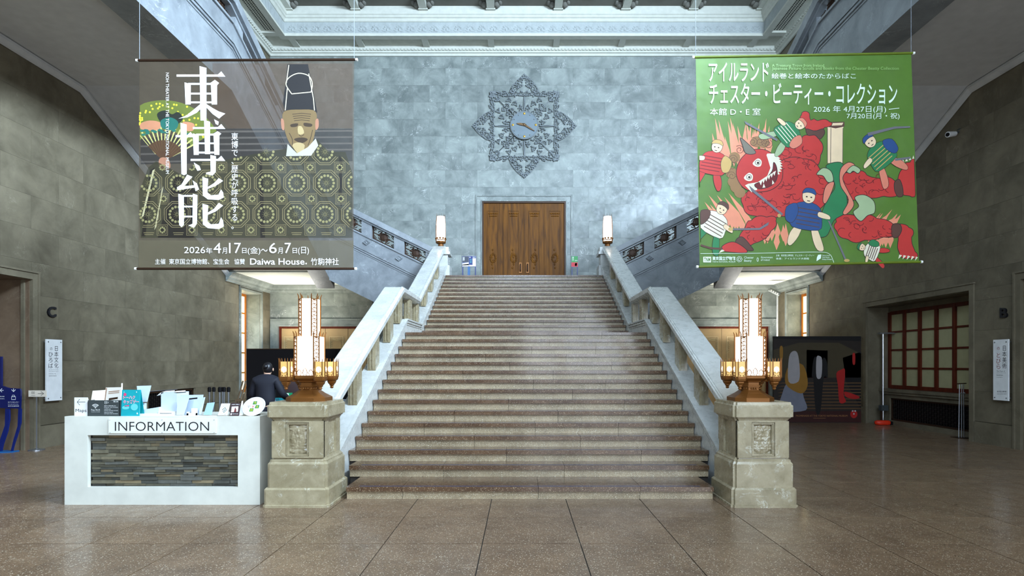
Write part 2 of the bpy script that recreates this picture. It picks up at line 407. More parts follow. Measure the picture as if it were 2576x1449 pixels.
# wide window niche with a radiator grille under it (right wall)
def big_window():
    xa = WR+.56
    f = MB().box(xa-.012, xa+.06, 11.705, 11.8, .99, 2.95).box(xa-.012, xa+.06, 15.1, 15.185, .95, 2.95).box(xa-.002, xa+.06, 11.8, 15.1, .935, 1.03).box(xa-.002, xa+.06, 11.8, 15.1, 2.88, 2.97)
    for k in range(1, 6): f.box(xa-.01, xa+.06, 15.12-k*.56-.045, 15.12-k*.56+.045, .99, 2.95)
    for k in range(1, 4): f.box(xa+.01, xa+.06, 11.7, 15.2, 1.0+k*.475-.022, 1.0+k*.475+.022)
    o = struct(f.obj('window_3', M_REDW))
    for i in range(6):
        for j in range(4):
            a = 15.12-(i+1)*.56; c = 1.0+j*.475
            MB().box(xa+.035, xa+.045, a, a+.56, c, c+.475).obj('pane', M_PANE, o)
    jm = MB().box(WR+.03, WR+.8, 15.19, 15.4, 0, 3.3).box(WR+.03, WR+.8, 11.5, 11.71, 0, 3.3).box(WR+.03, WR+.8, 11.5, 15.4, 3.09, 3.3)
    jm.box(WR+.57, WR+.8, 11.7, 15.2, 0, 1.0).box(WR+.57, WR+.8, 11.7, 15.2, 2.95, 3.15)
    jm.obj('jamb', M_WALLS, o)
    fr = MB().box(WR+.02, WR-.035, 15.2, 15.31, 0, 3.22).box(WR+.02, WR-.035, 11.59, 11.7, 0, 3.22).box(WR+.02, WR-.033, 11.70, 15.2, 3.1, 3.219).box(WR+.02, WR-.055, 11.57, 15.33, 3.221, 3.255)
    fr.obj('surround', M_WALLS, o)
    MB().box(WR+.30, WR+.57, 11.7, 15.2, .86, .93).box(WR+.33, WR+.57, 11.7, 15.2, .80, .86).obj('sill', M_WALLS, o)
    MB().box(WR+.38, WR+.57, 11.7, 15.2, .0, .12).box(WR+.38, WR+.57, 11.7, 15.2, .70, .80).box(WR+.38, WR+.57, 14.85, 15.2, .12, .70).obj('apron', M_WALLS, o)
big_window()
def radiator(x, s, y0, y1, z0, z1, label):
    t = thing('radiator_grille', (x, (y0+y1)/2, z0), label, 'radiator grille')
    MB().box(x+s*.10, x+s*.12, y0, y1, z0, z1).obj('backing', M_BLKP, t)
    fr = MB().box(x, x+s*.05, y0, y0+.04, z0, z1).box(x, x+s*.05, y1-.04, y1, z0, z1).box(x, x+s*.05, y0, y1, z0, z0+.04).box(x, x+s*.05, y0, y1, z1-.04, z1)
    fr.obj('frame', M_BRONZD, t)
    lt = MB(); n = int((y1-y0)/.085)
    for i in range(1, n):
        yy = y0+(y1-y0)*i/n; lt.box(x+s*.01, x+s*.03, yy-.008, yy+.008, z0, z1)
        for j in range(1, int((z1-z0)/.1)):
            zz = z0+j*.1+(.05 if i % 2 else 0)
            lt.box(x+s*.008, x+s*.028, yy-.028, yy+.028, zz-.012, zz+.012)
    lt.obj('lattice', M_GRILLE, t, kind='stuff')
M_GRILLE = mat('grille_iron', rgb(34, 30, 28), .45, .5)
radiator(WL-.03, -1, 13.84, 15.76, .14, .90, 'dark iron radiator grille in the left wall, behind the information desk')
radiator(WR+.42, 1, 11.72, 14.85, .12, .70, 'long black radiator grille below the brown wooden window')

# ---------------------------------------------------------------- ceilings and cornices
cl = struct(MB().box(WL, WR, -5, YB, 13.86, 14.1).obj('ceiling', M_CORNG))
def cornice(prof, m, name, parent=None, close=True):
    """profile of (distance from wall, z) carried along the left, back and right walls"""
    mb = MB(); n = len(prof)
    path = [lambda d: (WL+d, -5), lambda d: (WL+d, YB-d), lambda d: (WR-d, YB-d), lambda d: (WR-d, -5)]
    rr = [[(f(d)[0], f(d)[1], z) for d, z in prof] for f in path]
    mb.rings(rr, cap=True)
    o = mb.obj(name, m, parent)
    return o
co = struct(cornice([(0, 12.66), (.05, 12.66), (.07, 12.71), (.07, 12.73), (.13, 12.75), (.13, 12.80), (.20, 12.85), (.20, 12.95), (.86, 12.95), (.86, 13.5), (0, 13.5)], M_CORN, 'trim_1'))
cornice([(.70, 12.94), (.70, 12.88), (.92, 12.88), (.92, 12.93), (.89, 12.93), (.89, 12.99), (.87, 13.0), (.85, 13.0), (.85, 12.94)], M_CORN, 'fascia', co)
cornice([(.83, 13.38), (.90, 13.38), (.93, 13.43), (.93, 13.47), (.98, 13.50), (.98, 13.55), (1.02, 13.58), (1.02, 13.70), (1.0, 13.70), (1.0, 13.88), (.83, 13.88)], M_CORN, 'crown_moulding', co)
M_FRIEZE = mat('frieze_plaster', rgb(165, 170, 168), .8, bump=(5, .8, .05))
cornice([(.85, 12.99), (.871, 12.99), (.871, 13.39), (.85, 13.39)], M_FRIEZE, 'frieze', co)
# soffit cross beams, pierced grilles and the egg-and-dart course
bx = 0
xs = [XC+(i-3.5)*2.31 for i in range(8)]
beam = MB().box(-.11, .11, -.55, 0, -.07, 0); bme = bpy.data.meshes.new('cross_beam'); bme.from_pydata(beam.v, [], beam.f); bme.materials.append(M_CORN)
for x in xs: link('cross_beam', bme, co, loc=(x, YB-.16, 12.951))
for s, xw in ((1, WL), (-1, WR)):
    k = 0; y = YB-1.0
    while y > 6: 
        b = link('cross_beam', bme, co, loc=(xw+s*.16, y, 12.951)); b.rotation_euler = (0, 0, s*math.pi/2); y -= 2.31
eg = MB()
for i in range(148):
    x = WL+.16+i*(WR-WL-.32)/147; eg.box(x-.035, x+.035, YB-.19, YB-.13, 12.80, 12.865); 
for xw, s in ((WL, 1), (WR, -1)):
    for i in range(96):
        y = YB-.2-i*.124; eg.box(xw+s*.13, xw+s*.19, y-.035, y+.035, 12.80, 12.865)
eg.obj('egg_moulding', M_CORN, co, kind='stuff')
gr = MB()
for i in range(7):
    for q in range(26):
        x = xs[i]+.20+q*(2.31-.40)/25
        for rrow in range(2): gr.box(x-.018, x+.018, YB-.62-rrow*.07-.02, YB-.62-rrow*.07+.02, 12.945, 12.953)
for xw, s in ((WL, 1), (WR, -1)):
    y = YB-1.0-.17
    while y > 7:
        for q in range(27):
            yy = y-q*.074
            for r_ in range(4): gr.box(xw+s*(.36+r_*.09)-.02, xw+s*(.36+r_*.09)+.02, yy-.018, yy+.018, 12.945, 12.953)
        y -= 2.31
gr.obj('pierced_grille', M_BLKP, co, kind='stuff')
# leaf relief on the frieze
rl = MB()
for i in range(40):
    x = XC+(i-19.5)*.41
    if abs(x-XC) > 8.1: continue
    for k in range(5):
        a = math.pi*(.1+.2*k); rl.ball((x+.11*math.cos(a), YB-.875, 13.12+.12*math.sin(a)), (.05, .018, .03), 6, 4)
    rl.ball((x, YB-.875, 13.12), (.04, .025, .05), 6, 4); rl.tube([(x-.19, YB-.873, 13.1), (x-.1, YB-.875, 13.05), (x, YB-.873, 13.07), (x+.1, YB-.875, 13.05), (x+.19, YB-.873, 13.1)], .012, 5)
rl.obj('leaf_relief', M_FRIEZE, co, kind='stuff')
# brackets along the coffered ceiling
for i in range(8):
    x = XC+(i-3.5)*2.31+.02
    b = MB().box(x-.13, x+.13, YB-1.75, YB-1.0, 13.70, 13.87).box(x-.16, x+.16, YB-1.12, YB-1.0, 13.68, 13.72).obj('bracket', M_CORN, cl)
    for s in (-1, 1):
        lf = MB().ball((x+s*.22, YB-1.15, 13.80), (.11, .12, .09), 8, 5).ball((x+s*.33, YB-1.2, 13.83), (.07, .12, .06), 8, 5)
        lf.obj('leaf', M_CORNG, b, smooth=True)
cf = MB()
for i in range(9): cf.box(XC+(i-4)*2.31-.2, XC+(i-4)*2.31+.2, 2, YB-1.7, 13.78, 13.87)
cf.obj('coffer_rib', M_CORNG, cl)

# soffits of the galleries and of the side flights
for s in (-1, 1):
    pl = [(-5, 7.29), (11.65, 7.29), (17.35, 4.45), (YB, 4.45), (YB, 5.6), (17.5, 5.7), (11.9, 8.3), (-5, 8.3)]
    M_ = M_PLAST
    c2 = struct(MB().prism(pl, X(6.5, s), X(9.14, s), 'x').obj('ceiling', M_))
    c3 = struct(MB().box(X(6.0, s), X(9.14, s), 17.5, YB-.01, 4.40, 4.449).obj('ceiling', M_LOWC))
    # cove along the wall
    def zc(Y_): return 7.29 if Y_ <= 11.65 else max(7.29-(Y_-11.65)*(7.29-4.45)/5.7, 4.40)
    ys = [-5, 11.65, 17.43]
    mb = MB(); mb.rings([[(X(9.14, s), yy, zc(yy)-.02), (X(9.04, s), yy, zc(yy)-.02), (X(9.04, s), yy, zc(yy)-.07), (X(9.10, s), yy, zc(yy)-.12), (X(9.14, s), yy, zc(yy)-.14)] for yy in ys])
    struct(mb.obj('trim_2' if s < 0 else 'trim_3', M_PLAST))
    pr = [(0, 4.12), (.04, 4.12), (.05, 4.17), (.09, 4.19), (.10, 4.25), (.16, 4.30), (.20, 4.38), (.26, 4.38), (.26, 4.40), (0, 4.40)]
    rg = [[(X(9.14-d, s), 17.4, z) for d, z in pr], [(X(9.14-d, s), YB-d, z) for d, z in pr], [(X(5.9, s), YB-d, z) for d, z in pr]]
    struct(MB().rings(rg).obj('trim_4' if s < 0 else 'trim_5', M_WALL))

# ---------------------------------------------------------------- doors
def carved_door(n, x0, x1, z0, z1, y, leaves, mwood, mrel, frame, style):
    d = struct(MB().box(x0, x1, y+.10, y+.16, z0, z1).obj('door_%d' % n, mwood))
    w_ = (x1-x0)/leaves
    for i in range(leaves):
        a = x0+i*w_+.008; b = x0+(i+1)*w_-.008; c = (a+b)/2
        lf = MB().box(a, b, y+.05, y+.10, z0, z1).obj('leaf', mwood, d)
        pw = w_*.27 if style == 'top' else w_*.31
        top, bot = (z1-.30, z0+.08) if style == 'top' else (z1-.36, z0+.3)
        r = MB()                                   # raised moulding around the tall panel
        for (p, q, u, v) in ((c-pw, c-pw+.02, bot, top), (c+pw-.02, c+pw, bot, top), (c-pw+.02, c+pw-.02, top-.02, top)):
            r.box(p, q, y+.03, y+.05, u, v)
        r.obj('panel_moulding', mrel if style != 'top' else mwood, lf)
        o = MB()
        if style == 'top':
            for q in range(4):
                o.ball((c-pw*.62+q*pw*.41, y+.045, top-.11), (.05, .02, .03), 7, 4); o.ball((c-pw*.5+q*pw*.34, y+.045, top-.20), (.045, .02, .02), 7, 4)
            cz = z0+1.12
            for q in range(11):
                a_ = q*2*math.pi/11; o.ball((c+.10*math.cos(a_), y+.045, cz+.14*math.sin(a_)), (.035, .02, .045), 6, 4)
            for q in range(6): o.ball((c+R.uniform(-.05, .05), y+.045, cz-.35+.13*q), (.03, .02, .045), 6, 4)
        else:
            for q in range(9):
                a_ = q*.7; o.tube([(c-pw*.6+.05*math.cos(t+a_)*(1-t/9)+pw*.15*q, y+.035, top-.10+.05*math.sin(t+a_)*(1-t/9)) for t in [k*.7 for k in range(10)]], .011, 5)
            for s in (-1, 1):
                for q in range(6):
                    o.tube([(c+s*(pw-.06)+.04*math.cos(t)*(1-t/9), y+.035, top-.20-q*.075+.035*math.sin(t)*(1-t/9)) for t in [k*.8 for k in range(8)]], .009, 5)
        o.obj('carving', mrel if style != 'top' else mwood, lf)
        MB().box(b-.012+.0, b+.012, y+.036, y+.05, z0, z1).obj('stile', mwood, lf) if i < leaves-1 else None
    fr = MB()
    e = .035 if style == 'top' else .07
    fr.box(x0-.015, x0+e, y-.01, y+.12, z0, z1+.018).box(x1-e, x1+.015, y-.01, y+.12, z0, z1+.018).box(x0+e, x1-e, y-.009, y+.12, z1-e, z1+.017)
    fr.obj('frame', frame, d)
    return d, w_
d1, w1 = carved_door(1, DT[0], DT[1], 4.28, DT[3], YB-.0, 4, M_DOOR, M_DOOR, M_BRONZD, 'top')
for s in (-1, 1):
    c = (DT[0]+DT[1])/2
    MB().box(c+s*.13-.05, c+s*.13+.05, YB+.02, YB+.05, 4.86, 5.24).obj('handle_plate', M_BRONZE, d1)
    MB().tube([(c+s*.13, YB+.0, 4.92), (c+s*.13, YB-.04, 4.96), (c+s*.13, YB-.04, 5.14), (c+s*.13, YB+.0, 5.18)], .022, 8).obj('handle', M_BRONZD, d1)
MB().ball((c+.05, YB+.02, 4.60), .022, 10, 6).obj('lock', M_METAL, d1)
# marble architrave around the head-of-stairs door
ar = MB()
for (a, b, t) in ((.02, .06, .03), (.20, .26, .03)):
    ar.box(DT[0]-b, DT[0]-a, YB-t, YB, 4.28, DT[3]+b).box(DT[1]+a, DT[1]+b, YB-t, YB, 4.28, DT[3]+b).box(DT[0]-a, DT[1]+a, YB-t+.001, YB, DT[3]+a, DT[3]+b-.001)
ar.obj('architrave', M_WALL, d1)
for n, D in ((2, DL), (3, DR)):
    dd, _ = carved_door(n, D[0], D[1], 0, D[3], YB+.08, 4, M_PALED, M_PALER, M_REDW, 'low')
    ar = MB()
    for (a, b, t) in ((.0, .05, .05), (.05, .22, .03), (.22, .27, .06)):
        for q in (-1, 1):
            e = D[0] if q < 0 else D[1]; ar.box(e+q*a, e+q*b, YB-t, YB+.02, 0, D[3]+b)
        ar.box(D[0]-a, D[1]+a, YB-t+.001, YB+.02, D[3]+a, D[3]+b-.001)
    ar.obj('architrave', M_WALL, dd)

# ================================================================ main staircase
RS = .1476
def zn(Y): return .4428+.4777*(Y-7.556)           # nosing line, lower flight
def zu(Y): return 2.3616+.4723*(Y-13.217)         # nosing line, upper flight
st = thing('staircase', (XC, 6.7, 0), 'broad granite staircase rising between marble balustrades to the wooden door', 'staircase')
NY = {1: 6.67, 2: 7.25}
for k in range(3, 16): NY[k] = 7.556+(k-3)*.309
for k in range(16, 30): NY[k] = 13.217+(k-16)*.31254
M_STRIP = mat('grip_strip', rgb(30, 48, 92), .4)
bd = MB()
for k in range(1, 30):
    hw = 2.16 if k == 1 else 2.3 if k == 2 else 2.395
    y0 = NY[k]; y1 = NY[k+1]+.045 if k < 29 else YB
    if k == 15: y1 = 13.27
    z1 = k*RS; zt = z1-.052
    if k == 29: hw2 = 2.9
    cuts = {0: [-.75, .72], 1: [-1.5, .1, 1.3], 2: [-1.1, .45], 3: [-.3, 1.5]}[k % 4]
    for a, b in zip([-hw]+cuts, cuts+[hw]):
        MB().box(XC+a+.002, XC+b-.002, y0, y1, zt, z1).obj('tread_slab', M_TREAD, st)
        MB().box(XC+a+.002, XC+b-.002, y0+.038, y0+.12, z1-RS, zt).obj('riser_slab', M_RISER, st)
    MB().box(XC-hw+.15, XC+hw-.15, y0+.045, y0+.065, z1, z1+.0012).obj('grip_strip', M_STRIP, st)
    bd.box(XC-hw, XC+hw, y0+.06, y0+.6 if k > 1 else 7.6, max(0, z1-.7), z1-.06)
bd.box(XC-2.39, XC+2.39, 11.4, 13.3, 1.2, 2.16).box(XC-2.39, XC+2.39, 17.4, YB, 2.5, 4.22)
bd.obj('core', M_JOINT, st)
MB().box(X(-2.39, 1)-.6, XC-2.40, 17.5, YB, 3.0, 4.279).box(XC+2.40, XC+3.0, 17.5, YB, 3.0, 4.279).obj('landing_wing', M_RISER, st)

def sweep(section, path, s):
    """section (xp, dz) kept upright along path (Y, z)"""
    return MB().rings([[(X(a, s), Y_, z+dz) for a, dz in section] for Y_, z in path])
def balustrade(s, label):
    t = thing('stair_balustrade', (X(2.6, s), 7.0, 0), label, 'balustrade')
    cp = [(6.93, 3.11-.4777*(11.26-6.93)), (11.26, 3.11), (11.30, 3.115), (13.10, 3.115), (13.14, 3.12), (17.55, 5.22)]
    sec = [(2.41, -.10), (2.41, -.03), (2.43, -.02), (2.43, -.005), (2.445, 0), (2.80, 0), (2.82, -.02), (2.82, -.13), (2.70, -.16), (2.52, -.16), (2.44, -.13)]
    sweep(sec, cp, s).obj('coping', M_RAIL, t)
    sweep([(2.452, .0), (2.452, .012), (2.470, .012), (2.470, .0)], cp, s).obj('bead', M_RAIL, t)
    cb = [(6.95, zn(6.95)+.26), (11.42, zn(11.42)+.26), (13.12, zu(13.12)+.26), (17.55, zu(17.55)+.22)]
    cb[2] = (13.12, 2.50)
    cb[1] = (11.42, 2.49)
    poly = [(6.95, 0)]+cb+[(17.55, 0)]
    MB().prism(poly, X(2.405, s), X(2.68, s), 'x').obj('curb', M_RAIL, t)
    for dz, hh, pr in ((-.02, .028, .035), (-.07, .025, .025), (-.115, .015, .012)):
        sweep([(2.405-pr, dz), (2.405-pr, dz+hh), (2.43, dz+hh), (2.43, dz)], cb, s).obj('curb_moulding', M_RAIL, t)
    def zc(Y_): return (zn(min(Y_, 11.42))+.26) if Y_ < 11.42 else (2.5 if Y_ < 13.12 else zu(Y_)+.25)
    def zt(Y_): return 3.11-.4777*(11.26-Y_) if Y_ < 11.26 else (3.115 if Y_ < 13.12 else 3.12+.476*(Y_-13.14))
    for y0 in [8.2-1.045, 8.2, 9.245, 10.29]:
        post(t, s, y0, y0+.26, zc, zt)
    post(t, s, 11.14, 11.36, zc, zt); post(t, s, 12.1, 12.36, zc, zt); post(t, s, 13.06, 13.24, zc, zt)
    for y0 in [14.16, 15.2, 16.24]: post(t, s, y0, y0+.26, zc, zt)
    # newel at the head of the flight
    nw = MB().box(X(2.3, s), X(2.95, s), 17.5, 18.05, 4.28, 4.62).box(X(2.36, s), X(2.9, s), 17.55, 18.0, 4.6, 5.0).box(X(2.29, s), X(2.93, s), 17.48, 18.07, 4.96, 5.04).box(X(2.33, s), X(2.93, s), 17.52, 18.03, 5.03, 5.19)
    nw.obj('newel', M_RAIL, t)
    return t
def post(t, s, y0, y1, zc, zt):
    a, b = 2.47, 2.60
    vs = [(X(a, s), y0, zc(y0)-.03), (X(b, s), y0, zc(y0)-.03), (X(b, s), y1, zc(y1)-.03), (X(a, s), y1, zc(y1)-.03),
          (X(a, s), y0, zt(y0)-.13), (X(b, s), y0, zt(y0)-.13), (X(b, s), y1, zt(y1)-.13), (X(a, s), y1, zt(y1)-.13)]
    mb = MB().add(vs, [(0,3,2,1),(4,5,6,7),(0,1,5,4),(1,2,6,5),(2,3,7,6),(3,0,4,7)])
    for q in (.25, .62):                            # fluting fillets on the face
        xx = a+(b-a)*q; mb.box(X(xx, s), X(xx+.02, s), y0-.012, y0, zc(y0), zt(y0)-.16)
    mb.obj('post', M_PED, t)  # browner tone stands in for shade and floor reflection on the posts
balustrade(-1, 'pale marble stair balustrade beside the information desk, on the left of the steps')
balustrade(1, 'pale marble stair balustrade on the right of the steps')

# ---------------------------------------------------------------- side flights turning back over the hall
def scroll(c, r, turns=1.4, a0=0, d=1, n=14):
    return [(c[0]+r*(1-.8*i/n)*math.cos(a0+d*turns*2*math.pi*i/n), c[1]+r*(1-.8*i/n)*math.sin(a0+d*turns*2*math.pi*i/n)) for i in range(n+1)]
def grille(sl, L_, H_):
    """cast-iron panel in a sheared frame, local (u, w, z)"""
    mb = MB(); sh = lambda u, z: (u, 0, z+sl*u)
    T = lambda pts, r: mb.tube([sh(*p) for p in pts], r, 5)
    for (a, b) in (((-L_, 0), (L_, 0)), ((-L_, H_), (L_, H_)), ((-L_, 0), (-L_, H_)), ((L_, 0), (L_, H_))): T([a, b], .028)
    T([(-L_, H_/2), (L_, H_/2)], .014)
    for q in (-1, 1):
        for v in (-1, 1):
            T(scroll((q*L_*.28, H_/2+v*H_*.17), .075, 1.3, math.pi/2*(1-q), q*v), .014)
            T(scroll((q*L_*.85, H_/2+v*H_*.28), .05, 1.2, math.pi/2*(1+q), -q*v), .012)
            T([(q*L_*.12, H_/2), (q*L_*.2, H_/2+v*H_*.35), (q*.03, H_/2+v*H_*.48)], .018)
        mb.ball(sh(q*L_*.45, H_/2), (.05, .02, .035), 7, 5)
    mb.ball(sh(0, H_/2), (.13, .03, .12), 9, 6)
    for a in range(8): mb.ball(sh(.12*math.cos(a*.785), H_/2+.10*math.sin(a*.785)), (.035, .02, .035), 6, 4)
    me = bpy.data.meshes.new('iron_panel'); me.from_pydata(mb.v, [], mb.f); me.materials.append(M_BRONZD); return me
GM_A = grille(.49, .33, .40); GM_B = grille(.431, .33, .33); GM_F = grille(0, .33, .33)
GM_A2 = grille(-.49, .33, .40)
def side_flight(s, label):
    t = thing('side_staircase', (X(6, s), 17.5, 4.3), label, 'staircase')
    obA = lambda x: 5.30+.49*(x-4.38); btA = lambda x: 3.37+.49*(x-4.38)
    obB = lambda Y: 8.59 if Y <= 11.6 else 8.59-.431*(Y-11.6)
    btB = lambda Y: 7.17 if Y <= 11.6 else 7.17-.5*(Y-11.6)
    def bandA(lo, hi, y0, y1, name, x0=2.82, x1=6.0, m=M_SIDE):
        pl = [(X(x0, s), lo(x0)), (X(x1, s), lo(x1)), (X(x1, s), hi(x1)), (X(x0, s), hi(x0))]
        return MB().prism(pl, y0, y1, 'y').obj(name, m, t)
    def bandB(lo, hi, a, b, name, y0=-5, y1=17.5, m=M_SIDE):
        us = [y0, 11.6, y1]
        pl = [(u, lo(u)) for u in us]+[(u, hi(u)) for u in us[::-1]]
        return MB().prism(pl, X(a, s), X(b, s), 'x').obj(name, m, t)
    bandA(btA, lambda x: obA(x)-.02, 17.5, 18.0, 'stringer', 2.4)
    bandA(lambda x: obA(x)-.05, obA, 17.46, 18.0, 'ledge')
    for o_, h_, p_ in ((-.50, .05, .05), (-.56, .05, .03), (-.62, .03, .015)): bandA(lambda x: obA(x)+o_, lambda x: obA(x)+o_+h_, 17.5-p_, 17.51, 'moulding')
    bandA(lambda x: obA(x)+.46, lambda x: obA(x)+.63, 17.44, 17.86, 'coping')
    bandA(lambda x: obA(x)+.40, lambda x: obA(x)+.47, 17.5, 17.8, 'coping_moulding')
    # body of the flight behind the stringer
    pl = [(X(2.6, s), btA(2.6)+.15), (X(6.3, s), btA(6.3)+.15), (X(6.3, s), 5.75), (X(6.0, s), 5.75), (X(2.9, s), 4.28)]
    MB().prism(pl, 18.0, YB, 'y').obj('flight_slab', M_SIDE, t)
    stp = MB()
    for k in range(10): stp.box(X(2.95+.309*k, s), X(6.0, s), 17.9, YB, 4.2+k*RS, 4.28+(k+1)*RS)
    stp.obj('steps', M_TREAD, t)
    MB().box(X(6.0, s), X(9.14, s), 17.5, YB, 5.60, 5.79).obj('corner_landing', M_TREAD, t)
    bandB(btB, lambda Y: obB(Y)-.02, 6.0, 6.55, 'stringer', y1=18.0)
    bandB(lambda Y: obB(Y)-.05, obB, 5.96, 6.5, 'ledge')
    for o_, h_, p_ in ((-.47, .05, .05), (-.53, .05, .03), (-.59, .03, .015)): bandB(lambda Y: obB(Y)+o_, lambda Y: obB(Y)+o_+h_, 6.0-p_, 6.01, 'moulding')
    bandB(lambda Y: obB(Y)+.38, lambda Y: obB(Y)+.60, 5.94, 6.4, 'coping')
    bandB(lambda Y: obB(Y)+.33, lambda Y: obB(Y)+.39, 6.02, 6.32, 'coping_moulding')
    for i, c in enumerate((2.92, 3.86, 4.86, 5.87)):
        h = .16 if 0 < i < 3 else .12
        bandA(obA, lambda x: obA(x)+.42, 17.54, 17.80, 'post', c-h, c+h)
        if i:
            z = obA(c)-.22; x = X(c, s)
            rs = MB(); rs.rings([[(x-.13, 17.5, z-.0), (x, 17.5, z-.10), (x+.13, 17.5, z), (x, 17.5, z+.10)], [(x-.10, 17.45, z), (x, 17.45, z-.075), (x+.10, 17.45, z), (x, 17.45, z+.075)], [(x-.05, 17.47, z), (x, 17.47, z-.035), (x+.05, 17.47, z), (x, 17.47, z+.035)]])
            rs.ball((x, 17.465, z), (.035, .02, .03), 7, 5).obj('rosette', M_SIDE, t)
    for c in (3.37, 4.36, 5.36):
        link('iron_panel', GM_A if s > 0 else GM_A2, t, loc=(X(c, s), 17.66, obA(c)+.02))
    y = 17.2; i = 0
    while y > 2:
        sl = -.431 if y > 11.7 else 0
        bandB2 = [(y-.16, obB(y-.16)), (y+.16, obB(y+.16)), (y+.16, obB(y+.16)+.35), (y-.16, obB(y-.16)+.35)]
        MB().prism(bandB2, X(6.05, s), X(6.30, s), 'x').obj('post', M_SIDE, t)
        yc = y-.52
        if yc > 2:
            o = link('iron_panel', GM_B if (yc > 11.7) else GM_F, t)
            o.location = (X(6.17, s), yc, obB(yc)+.01); o.rotation_euler = (0, 0, -math.pi/2)
        y -= 1.04; i += 1
    return t
side_flight(-1, 'grey marble side staircase turning back overhead behind the brown hanging banner')
side_flight(1, 'grey marble side staircase turning back overhead behind the green hanging banner')
# ================================================================ pedestals and lanterns
def notch(cx, cy, hw, hd, n, z):
    return [(cx-hw+n, cy-hd, z), (cx+hw-n, cy-hd, z), (cx+hw-n, cy-hd+n, z), (cx+hw, cy-hd+n, z), (cx+hw, cy+hd-n, z), (cx+hw-n, cy+hd-n, z),
            (cx+hw-n, cy+hd, z), (cx-hw+n, cy+hd, z), (cx-hw+n, cy+hd-n, z), (cx-hw, cy+hd-n, z), (cx-hw, cy-hd+n, z), (cx-hw+n, cy-hd+n, z)]
def stack(cx, cy, prof, n, hd_off=0):
    return MB().rings([notch(cx, cy, hw, hw+hd_off, n, z) for hw, z in prof])
def pedestal(s, label):
    cx, cy = X(2.60, s), 6.66
    t = thing('pedestal', (cx, cy, 0), label, 'pedestal')
    stack(cx, cy, [(.372, 0), (.372, .025), (.362, .03), (.362, .195), (.345, .215)], .03).obj('plinth', M_PED, t)
    stack(cx, cy, [(.335, .215), (.335, .475), (.325, .49), (.318, .50), (.318, .515), (.300, .53), (.296, .545)], .03).obj('base', M_PED, t)
    # shaft with a sunk carved panel on each free side
    stack(cx, cy, [(.262, .545), (.262, .955)], .0).obj('shaft', M_PED, t)
    pr = MB(); cf_ = cy-.034
    for (a, b) in ((-.285, -.13), (.13, .285)):
        pr.box(cx+a, cx+b, cf_-.285, cf_-.225, .545, .955); pr.box(cx+.255, cx+.285, cy+a, cy+b, .545, .955); pr.box(cx-.285, cx-.255, cy+a, cy+b, .545, .955)
    for (u, v) in ((.545, .562), (.94, .955)):
        pr.box(cx-.13, cx+.13, cf_-.283, cf_-.225, u, v); pr.box(cx+.255, cx+.28, cy-.13, cy+.13, u, v); pr.box(cx-.28, cx-.255, cy-.13, cy+.13, u, v)
    pr.obj('pilaster', M_PED, t)
    fm = MB()
    for i, (e, d) in enumerate(((.125, .278), (.112, .270))):
        w_ = .011
        fm.box(cx-e, cx-e+w_, cf_-d, cf_-.225, .565+.011*i, .935-.011*i).box(cx+e-w_, cx+e, cf_-d, cf_-.225, .565+.011*i, .935-.011*i)
        fm.box(cx-e, cx+e, cf_-d+.001, cf_-.225, .565+.011*i, .576+.011*i).box(cx-e, cx+e, cf_-d+.001, cf_-.225, .924-.011*i, .935-.011*i)
    fm.obj('panel_moulding', M_PED, t)
    # leaf relief
    nu, nv = 26, 44; vs = []; fs = []; rr = random.Random(4+s)
    bl = [(rr.uniform(-.07, .07), rr.uniform(.60, .90), rr.uniform(.016, .04), rr.uniform(0, 3.1)) for _ in range(44)]
    for j in range(nv+1):
        for i in range(nu+1):
            u = -.10+.20*i/nu; v = .588+.324*j/nv; h = 0
            for (bu, bv, br, ba) in bl:
                for q in (1, -1):
                    du, dv = u-q*bu, v-bv; r_ = math.hypot(du*(1+.6*math.cos(ba)), dv*(1-.4*math.cos(ba)))
                    if r_ < br: h = max(h, .020*math.sqrt(1-(r_/br)**2)*(.75+.25*math.cos(40*math.atan2(dv, du))))
            tip = max(0, .02*(1-abs(u)*28-abs(v-.84)*14)); h = max(h, tip*1.6)
            vs.append((cx+u, cf_-.238-h, v))
    for j in range(nv):
        for i in range(nu): a = j*(nu+1)+i; fs.append((a, a+1, a+nu+2, a+nu+1))
    MB().add(vs, fs).obj('carved_panel', M_PED, t, smooth=True)
    stack(cx, cy, [(.296, .955), (.296, .962), (.304, .968), (.304, .976), (.318, .985), (.318, .995), (.325, 1.0)], .03).obj('cap_moulding', M_PED, t)
    stack(cx, cy, [(.338, 1.0), (.338, 1.125), (.333, 1.132), (.325, 1.135), (.320, 1.165)], .03).obj('cap_slab', M_PED, t)
    return cx, cy
def octa(cx, cy, b, n, z, sh=0):
    """octagon with four broad sides b and four narrow sides n"""
    h = b/2+n*.7071; q = b/2
    return [(cx-q, cy-h, z), (cx+q, cy-h, z), (cx+h, cy-q, z), (cx+h, cy+q, z), (cx+q, cy+h, z), (cx-q, cy+h, z), (cx-h, cy+q, z), (cx-h, cy-q, z)]
M_SHADE = mat('lit_lamp_glass', rgb(255, 244, 225), .4, emit=3.2, ecol=(1, .94, .82, 1))
M_SHADE2 = mat('lit_amber_glass', rgb(150, 120, 60), .4, emit=.55, ecol=(1, .70, .28, 1))
M_BULB = mat('lit_small_glass', rgb(255, 240, 210), .4, emit=2.2, ecol=(1, .88, .60, 1))
